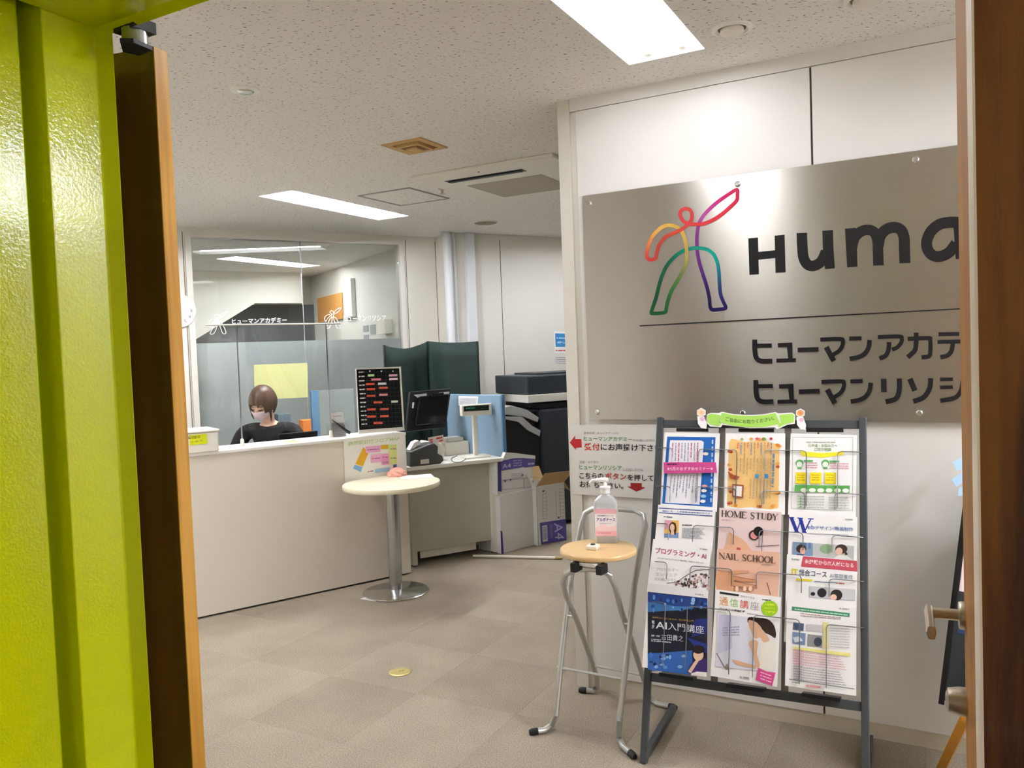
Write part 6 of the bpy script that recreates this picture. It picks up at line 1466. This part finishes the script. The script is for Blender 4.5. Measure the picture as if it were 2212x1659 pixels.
# ------------------------------------------------------------------ easel with black poster frame by the right door
e_bl = aty(2027, 1520, 2.55); e_tl = aty(2084, 1060, 2.74)
ez = thing('easel', Vector((e_bl.x + 0.15, e_bl.y, 0)), 'varnished wooden easel half hidden behind the right door', 'easel')
xd = (-aL * 0.96 + aN * -0.1 + Z * -0.12).normalized()
def bar(p, q, w_, nm, m_='easel_wood'): MB().tube([p, q], w_, 4).build(nm, m_, ez)
ft = atz(2032, 1665, 0.012); jt = aty(2088, 1548, 2.46)
bar(ft, jt + (jt - ft) * 0.0, 0.019, 'front_leg'); MB().lathe(jt - Vector((0, 0.02, 0)), [(0.0, -0.02), (0.022, -0.014), (0.026, 0), (0.022, 0.014), (0.0, 0.02)], 16, Vector((0.3, -1, 0))).build('wood_knob', 'easel_wood', ez)
apx = e_tl + xd * 0.25 + Z * 0.12 + aN * 0.03
bar(jt, apx, 0.017, 'front_leg'); fr2 = ft - aL * 0.55; fr2.z = 0.012
bar(fr2, apx, 0.017, 'front_leg'); bk_ = apx + aN * 0.02; bk_ = Vector((bk_.x, bk_.y, 0.012)) + aN * 0.05; bar(bk_, apx, 0.017, 'back_leg')
pfm = thing('poster_frame', e_bl, 'black framed poster leaning on the wooden easel', 'poster frame')
yv = (e_tl - e_bl); PFr = Fr(e_bl, xd, yv)
hh = yv.length; ww_ = 0.46; dpt = PFr.n
for (x0, y0, x1, y1, nm) in ((0, 0, 0.016, hh, 'frame_rail'), (ww_ - 0.016, 0, ww_, hh, 'frame_rail'), (0.022, 0, ww_ - 0.022, 0.022, 'frame_rail'), (0.022, hh - 0.022, ww_ - 0.022, hh, 'frame_rail')):
    MB().obox(PFr.p(x0, y0, -0.006), PFr.x * (x1 - x0), (PFr.y - PFr.x * PFr.x.dot(PFr.y)) * (y1 - y0), dpt * 0.014).build(nm, 'board_black', pfm)
MB().obox(PFr.p(0.015, 0.015, -0.006), PFr.x * (ww_ - 0.03), (PFr.y - PFr.x * PFr.x.dot(PFr.y)) * (hh - 0.03), dpt * 0.006).build('board', 'charcoal', pfm)
a = Art(PFr, px=False, lift=0.0008); a.rect(0.019, hh * 0.52, ww_ - 0.03, hh * 0.9, '#f0dce0'); a.rect(0.03, hh * 0.33, ww_ - 0.03, hh * 0.44, '#1f3a6a'); a.build('poster_print', pfm)
for k, (q) in enumerate((((2058, 998), (2084, 985), (2090, 1008), (2068, 1018)), ((2056, 1036), (2082, 1018), (2090, 1035), (2066, 1052)), ((2072, 1054), (2090, 1048), (2092, 1070), (2069, 1072)))):
    f_ = PFr.off(0.012 + 0.004 * k)
    tag(MB().prism([f_.p(*f_.px(*p)) for p in q], f_.n * 0.0015).build('blue_card', mat('card_blue%d' % k, '#a9c9ea', 0.5)), 'light blue card clipped above the black poster frame, ' + ('uppermost', 'middle', 'lowest')[k], 'card', 'blue cards on the easel')

# ------------------------------------------------------------------ seated receptionist
HD = aty(568, 872, 5.58)                       # centre of the head
px0 = Vector((HD.x + 0.03, HD.y + 0.10, 0))    # point under the pelvis
fwd_ = (Vector((HD.x - 0.05, HD.y - 1.0, 0)) - Vector((HD.x, HD.y, 0))).normalized()      # she faces the counter
rgt_ = Vector((fwd_.y, -fwd_.x, 0))            # her right hand side
def PB(r, f, z): return px0 + rgt_ * r + fwd_ * f + Z * z
per = thing('person', Vector((px0.x, px0.y, 0)), 'seated person in a black top and white mask looking down behind the counter', 'person')
def skin_mesh(name, nodes, edges, extra=None, voxel=0.0, sub=1):
    """connected joints with radii grown into one continuous surface"""
    me = bpy.data.meshes.new(name); me.from_pydata([n[0] for n in nodes], edges, []); ob = bpy.data.objects.new(name, me); COL.objects.link(ob)
    sk = ob.modifiers.new('skin', 'SKIN'); sk.use_smooth_shade = True; sk.branch_smoothing = 0.6
    for i, n in enumerate(nodes):
        v = me.skin_vertices[0].data[i]; r_ = n[1]; v.radius = (r_, r_) if not isinstance(r_, tuple) else r_; v.use_root = (i == 0)
    sb_ = ob.modifiers.new('sub', 'SUBSURF'); sb_.levels = sub; sb_.render_levels = sub
    dg = bpy.context.evaluated_depsgraph_get(); dg.update(); m2 = bpy.data.meshes.new_from_object(ob.evaluated_get(dg))
    bpy.data.objects.remove(ob)
    bm = bmesh.new(); bm.from_mesh(m2)
    if extra is not None: extra(bm)
    m3 = bpy.data.meshes.new(name); bm.to_mesh(m3); bm.free(); ob = bpy.data.objects.new(name, m3); COL.objects.link(ob)
    if voxel:
        rm = ob.modifiers.new('r', 'REMESH'); rm.mode = 'VOXEL'; rm.voxel_size = voxel; rm.use_smooth_shade = True
        sm2 = ob.modifiers.new('s', 'SMOOTH'); sm2.factor = 0.5; sm2.iterations = 3
        dg = bpy.context.evaluated_depsgraph_get(); dg.update(); m4 = bpy.data.meshes.new_from_object(ob.evaluated_get(dg)); bpy.data.objects.remove(ob)
    else: m4 = m3; bpy.data.objects.remove(ob)
    m4.polygons.foreach_set('use_smooth', [True] * len(m4.polygons)); return m4
def finish(me, name, m_, parent):
    o0 = Vector(parent['_o']); me.transform(Matrix.Translation(-o0)); me.materials.clear(); me.materials.append(MATS[m_]); me.name = name
    o = bpy.data.objects.new(name, me); COL.objects.link(o); o.parent = parent; o['_o'] = tuple(o0); return o
# head frame: pitched down, turned a little to her right
hz = (Z * math.cos(R(24)) + fwd_ * math.sin(R(24)) * 1.0).normalized()
hf_ = (fwd_ * math.cos(R(24)) - Z * math.sin(R(24)) + rgt_ * 0.22).normalized()
hr_ = hf_.cross(hz).normalized(); hz = hr_.cross(hf_).normalized()
HC = HD
def HP(x, y, z): return HC + hr_ * x + hf_ * y + hz * z
def head_r(x, y, z):
    """unit direction -> head surface (x side, y front, z up)"""
    sx, sy, sz = 0.074, 0.092, 0.112
    X, Y, Zz = x * sx, y * sy, z * sz
    if z < 0:
        k = 1 - 0.30 * (-z) ** 1.4; X *= k; Y *= (1 - 0.12 * (-z)) if y > 0 else (1 - 0.35 * (-z))
        if y > 0: Y += 0.010 * (-z) * y
    if y > 0.85 and -0.55 < z < 0.1: Y += 0.0
    return X, Y, Zz
def sphere_grid(fun, nu=40, nv=28):
    vs_, fs_ = [], []
    for j in range(nv + 1):
        ph = math.pi * j / nv - math.pi / 2
        for i in range(nu):
            t = 2 * math.pi * i / nu; vs_.append(fun(math.cos(ph) * math.cos(t), math.cos(ph) * math.sin(t), math.sin(ph)))
    for j in range(nv):
        for i in range(nu): fs_.append((j * nu + i, j * nu + (i + 1) % nu, (j + 1) * nu + (i + 1) % nu, (j + 1) * nu + i))
    return vs_, fs_
def add_head(bm):
    def put(vs_, fs_):
        vv = [bm.verts.new(v) for v in vs_]
        for f in fs_:
            try: bm.faces.new([vv[i] for i in f])
            except ValueError: pass
    put(*sphere_grid(lambda x, y, z: HP(*head_r(x, y, z))))
    put(*sphere_grid(lambda x, y, z: HP(x * 0.014, 0.092 + y * 0.018, -0.025 + z * 0.026), 14, 10))          # nose
    for s_ in (-1, 1): put(*sphere_grid(lambda x, y, z, s_=s_: HP(s_ * 0.075 + x * 0.010, -0.012 + y * 0.020, -0.010 + z * 0.033), 14, 10))   # ears
N_ = [(PB(0, 0, 0.54), 0.13), (PB(0, 0.01, 0.68), 0.115), (PB(0, 0.04, 0.87), 0.115), (PB(0, 0.06, 1.00), 0.105), (PB(0, 0.075, 1.075), 0.050), (PB(-0.005, 0.10, 1.12), 0.046), (HP(0, -0.01, -0.03), 0.05)]
Ed = [(i, i + 1) for i in range(6)]
def limb(start, pts):
    k = start
    for p in pts: N_.append(p); Ed.append((k, len(N_) - 1)); k = len(N_) - 1
    return k
tips = []
for s_ in (1, -1):
    limb(3, [(PB(s_ * 0.10, 0.06, 1.030), 0.048), (PB(s_ * 0.175, 0.06, 1.015), 0.056), (PB(s_ * 0.225, 0.12, 0.87), 0.044), (PB(s_ * 0.225, 0.20, 0.77), 0.040), (PB(s_ * 0.15, 0.34, 0.765), 0.030), (PB(s_ * 0.11, 0.40, 0.765), 0.024)])
    wr = len(N_) - 1
    pm_ = limb(wr, [(PB(s_ * 0.09, 0.445, 0.765), 0.030)])
    for k, (dx, l_) in enumerate(((-0.026, 0.062), (-0.009, 0.072), (0.009, 0.068), (0.026, 0.052))):
        limb(pm_, [(PB(s_ * (0.082) + dx, 0.478, 0.766), 0.0085), (PB(s_ * 0.075 + dx, 0.478 + l_ * 0.55, 0.762), 0.008), (PB(s_ * 0.07 + dx * 1.1, 0.478 + l_, 0.748), 0.007)])
    limb(wr, [(PB(s_ * 0.065, 0.435, 0.758), 0.011), (PB(s_ * 0.045, 0.462, 0.752), 0.009), (PB(s_ * 0.036, 0.482, 0.748), 0.008)])
    limb(0, [(PB(s_ * 0.085, 0.02, 0.53), 0.095), (PB(s_ * 0.10, 0.24, 0.54), 0.078), (PB(s_ * 0.10, 0.42, 0.53), 0.058), (PB(s_ * 0.10, 0.43, 0.30), 0.052), (PB(s_ * 0.10, 0.42, 0.09), 0.036), (PB(s_ * 0.105, 0.47, 0.045), 0.036), (PB(s_ * 0.11, 0.56, 0.032), 0.03)])
bodym = skin_mesh('body', N_, Ed, add_head, voxel=0.006)
body = finish(bodym, 'body', 'skin', per)
# black top
T_ = [(PB(0, 0, 0.56), 0.142), (PB(0, 0.01, 0.68), 0.128), (PB(0, 0.04, 0.87), 0.128), (PB(0, 0.06, 1.005), 0.124), (PB(0, 0.070, 1.062), 0.086)]
TE = [(0, 1), (1, 2), (2, 3), (3, 4)]
for s_ in (1, -1):
    b_ = len(T_); T_ += [(PB(s_ * 0.10, 0.06, 1.032), 0.084), (PB(s_ * 0.180, 0.06, 1.012), 0.067), (PB(s_ * 0.232, 0.12, 0.87), 0.056), (PB(s_ * 0.232, 0.20, 0.77), 0.05), (PB(s_ * 0.155, 0.33, 0.765), 0.041)]
    TE += [(3, b_)] + [(b_ + i, b_ + i + 1) for i in range(4)]
finish(skin_mesh('top', T_, TE, voxel=0.010), 'black_top', 'sweater', per)
L_n = [(PB(0, 0, 0.53), 0.138)]; LE = []
for s_ in (1, -1):
    b_ = len(L_n); L_n += [(PB(s_ * 0.085, 0.02, 0.53), 0.105), (PB(s_ * 0.10, 0.24, 0.54), 0.088), (PB(s_ * 0.10, 0.42, 0.53), 0.068), (PB(s_ * 0.10, 0.43, 0.30), 0.062), (PB(s_ * 0.10, 0.42, 0.10), 0.05)]
    LE += [(0, b_)] + [(b_ + i, b_ + i + 1) for i in range(4)]
finish(skin_mesh('trousers', L_n, LE, voxel=0.010), 'trousers', 'charcoal', per)
# hair: cap with fringe, sides and a low knot
def hair_pt(x, y, z):
    X, Y, Zz = head_r(x, y, z); k = 1.12 if y < 0.5 else 1.10
    return HP(X * k, Y * k - 0.004, Zz * 1.09 + 0.004)
hb = bmesh.new(); nu, nv = 56, 36; grid = {}
for j in range(nv + 1):
    ph = math.pi * j / nv - math.pi / 2
    for i in range(nu):
        t = 2 * math.pi * i / nu; d3_ = (math.cos(ph) * math.cos(t), math.cos(ph) * math.sin(t), math.sin(ph)); grid[j, i] = (hb.verts.new(hair_pt(*d3_)), d3_)
rh = random.Random(6); jag = [rh.uniform(-0.06, 0.06) for _ in range(nu)]
for j in range(nv):
    for i in range(nu):
        q = [grid[j, i], grid[j, (i + 1) % nu], grid[j + 1, (i + 1) % nu], grid[j + 1, i]]
        cx, cy, cz = [sum(p[1][k] for p in q) / 4 for k in range(3)]
        front = cy > 0.10
        if front and cz < (0.24 + jag[i] if abs(cx) < 0.62 else (-0.30 + jag[i])) and not (abs(cx) > 0.80 and cz > -0.30): continue
        if not front and cz < -0.55: continue
        if 0.0 < cy <= 0.10 and cz < -0.35: continue
        try: hb.faces.new([p[0] for p in q])
        except ValueError: pass
bmesh.ops.delete(hb, geom=[v for v in hb.verts if not v.link_faces], context='VERTS')
hm_ = bpy.data.meshes.new('hair'); hb.to_mesh(hm_); hb.free(); hm_.polygons.foreach_set('use_smooth', [True] * len(hm_.polygons))
ho = finish(hm_, 'hair', 'hair', per); sol = ho.modifiers.new('s', 'SOLIDIFY'); sol.thickness = 0.009; sol.offset = 1
kn = MB(); v_, f_ = sphere_grid(lambda x, y, z: HP(x * 0.034, -0.105 + y * 0.03, -0.035 + z * 0.034), 18, 12); kn.add(v_, f_, None, True); kn.build('hair_knot', 'hair', ho)
for s_ in (-1, 1):
    MB().tube([HP(s_ * 0.070, 0.045, 0.035), HP(s_ * 0.076, 0.042, -0.02), HP(s_ * 0.072, 0.045, -0.075), HP(s_ * 0.066, 0.046, -0.105)], [0.010, 0.009, 0.006, 0.002], 8).build('hair_strand', 'hair', ho)
# mask
mb_ = MB(); nu2, nv2 = 20, 12
for j in range(nv2 + 1):
    for i in range(nu2 + 1):
        a_ = R(18 + 144 * i / nu2); h = -0.90 + (0.90 - 0.14 + 0.10 * math.sin(math.pi * i / nu2)) * j / nv2
        ph = math.asin(max(-1, min(1, h))); x, y, z = math.cos(ph) * math.cos(a_), math.cos(ph) * math.sin(a_), math.sin(ph)
        X, Y, Zz = head_r(x, y, z); bul = 0.010 + 0.018 * math.sin(math.pi * i / nu2) ** 6 * math.sin(math.pi * min(1, (j + 2) / nv2) * 0.8)
        n_l = math.sqrt(x * x + y * y) or 1; mb_.v.append(HP(X + x / n_l * bul * 0.6, Y + y * bul, Zz - 0.004))
for j in range(nv2):
    for i in range(nu2): mb_.f.append([j * (nu2 + 1) + i, j * (nu2 + 1) + i + 1, (j + 1) * (nu2 + 1) + i + 1, (j + 1) * (nu2 + 1) + i]); mb_.c.append(None); mb_.sm.append(True)
mko = mb_.build('face_mask', 'mask', per); sol = mko.modifiers.new('s', 'SOLIDIFY'); sol.thickness = 0.002; sol.offset = 1
for s_ in (-1, 1):
    MB().tube([HP(s_ * 0.066, 0.030, -0.028), HP(s_ * 0.079, 0.000, -0.008), HP(s_ * 0.082, -0.030, 0.012)], 0.0022, 6).build('ear_loop', 'mask', mko)
    ey = MB().tube([HP(s_ * 0.017, 0.0925, 0.000), HP(s_ * 0.030, 0.0895, -0.005), HP(s_ * 0.046, 0.081, -0.001)], [0.002, 0.0034, 0.0018], 6).build('eye_line', 'black', body)
    MB().tube([HP(s_ * 0.014, 0.0945, 0.019), HP(s_ * 0.032, 0.0915, 0.024), HP(s_ * 0.050, 0.079, 0.018)], [0.002, 0.0026, 0.0014], 6).build('eyebrow', 'hair', body)
# her chair
ch = thing('office_chair', Vector((px0.x, px0.y, 0)), 'dark office chair under the seated person behind the counter', 'chair')
loft(MB(), [list(reversed(rrect(PB(0, 0.08, z), x, x * 0.95, 0.07, AZK))) for x, z in ((0.40, 0.375), (0.43, 0.385), (0.43, 0.405), (0.39, 0.415))]).build('seat', 'black_cloth', ch)
MB().tube([PB(0, 0.05, 0.06), PB(0, 0.05, 0.375)], 0.025, 12).build('gas_column', 'charcoal', ch)
for k in range(5):
    t = 2 * math.pi * k / 5 + 0.3; e_ = PB(0.27 * math.cos(t), 0.05 + 0.27 * math.sin(t), 0.06)
    MB().tube([PB(0, 0.05, 0.085), e_], [0.024, 0.016], 8).build('base_arm', 'charcoal', ch)
    MB().lathe(e_ - rgt_ * 0.014 + Z * -0.032, [(0.02, 0), (0.027, 0.006), (0.027, 0.022), (0.02, 0.028)], 14, rgt_).build('caster', 'rubber', ch)
MB().obox(PB(-0.18, -0.21, 0.56), rgt_ * 0.36, fwd_ * 0.03, Z * 0.30).build('backrest', 'black_cloth', ch, bevel=0.012)
MB().tube([PB(0, -0.02, 0.37), PB(0, -0.23, 0.37), PB(0, -0.215, 0.60)], 0.014, 8).build('back_bracket', 'charcoal', ch)

# ------------------------------------------------------------------ tidy
for o in bpy.data.objects:
    if '_o' in o.keys(): del o['_o']
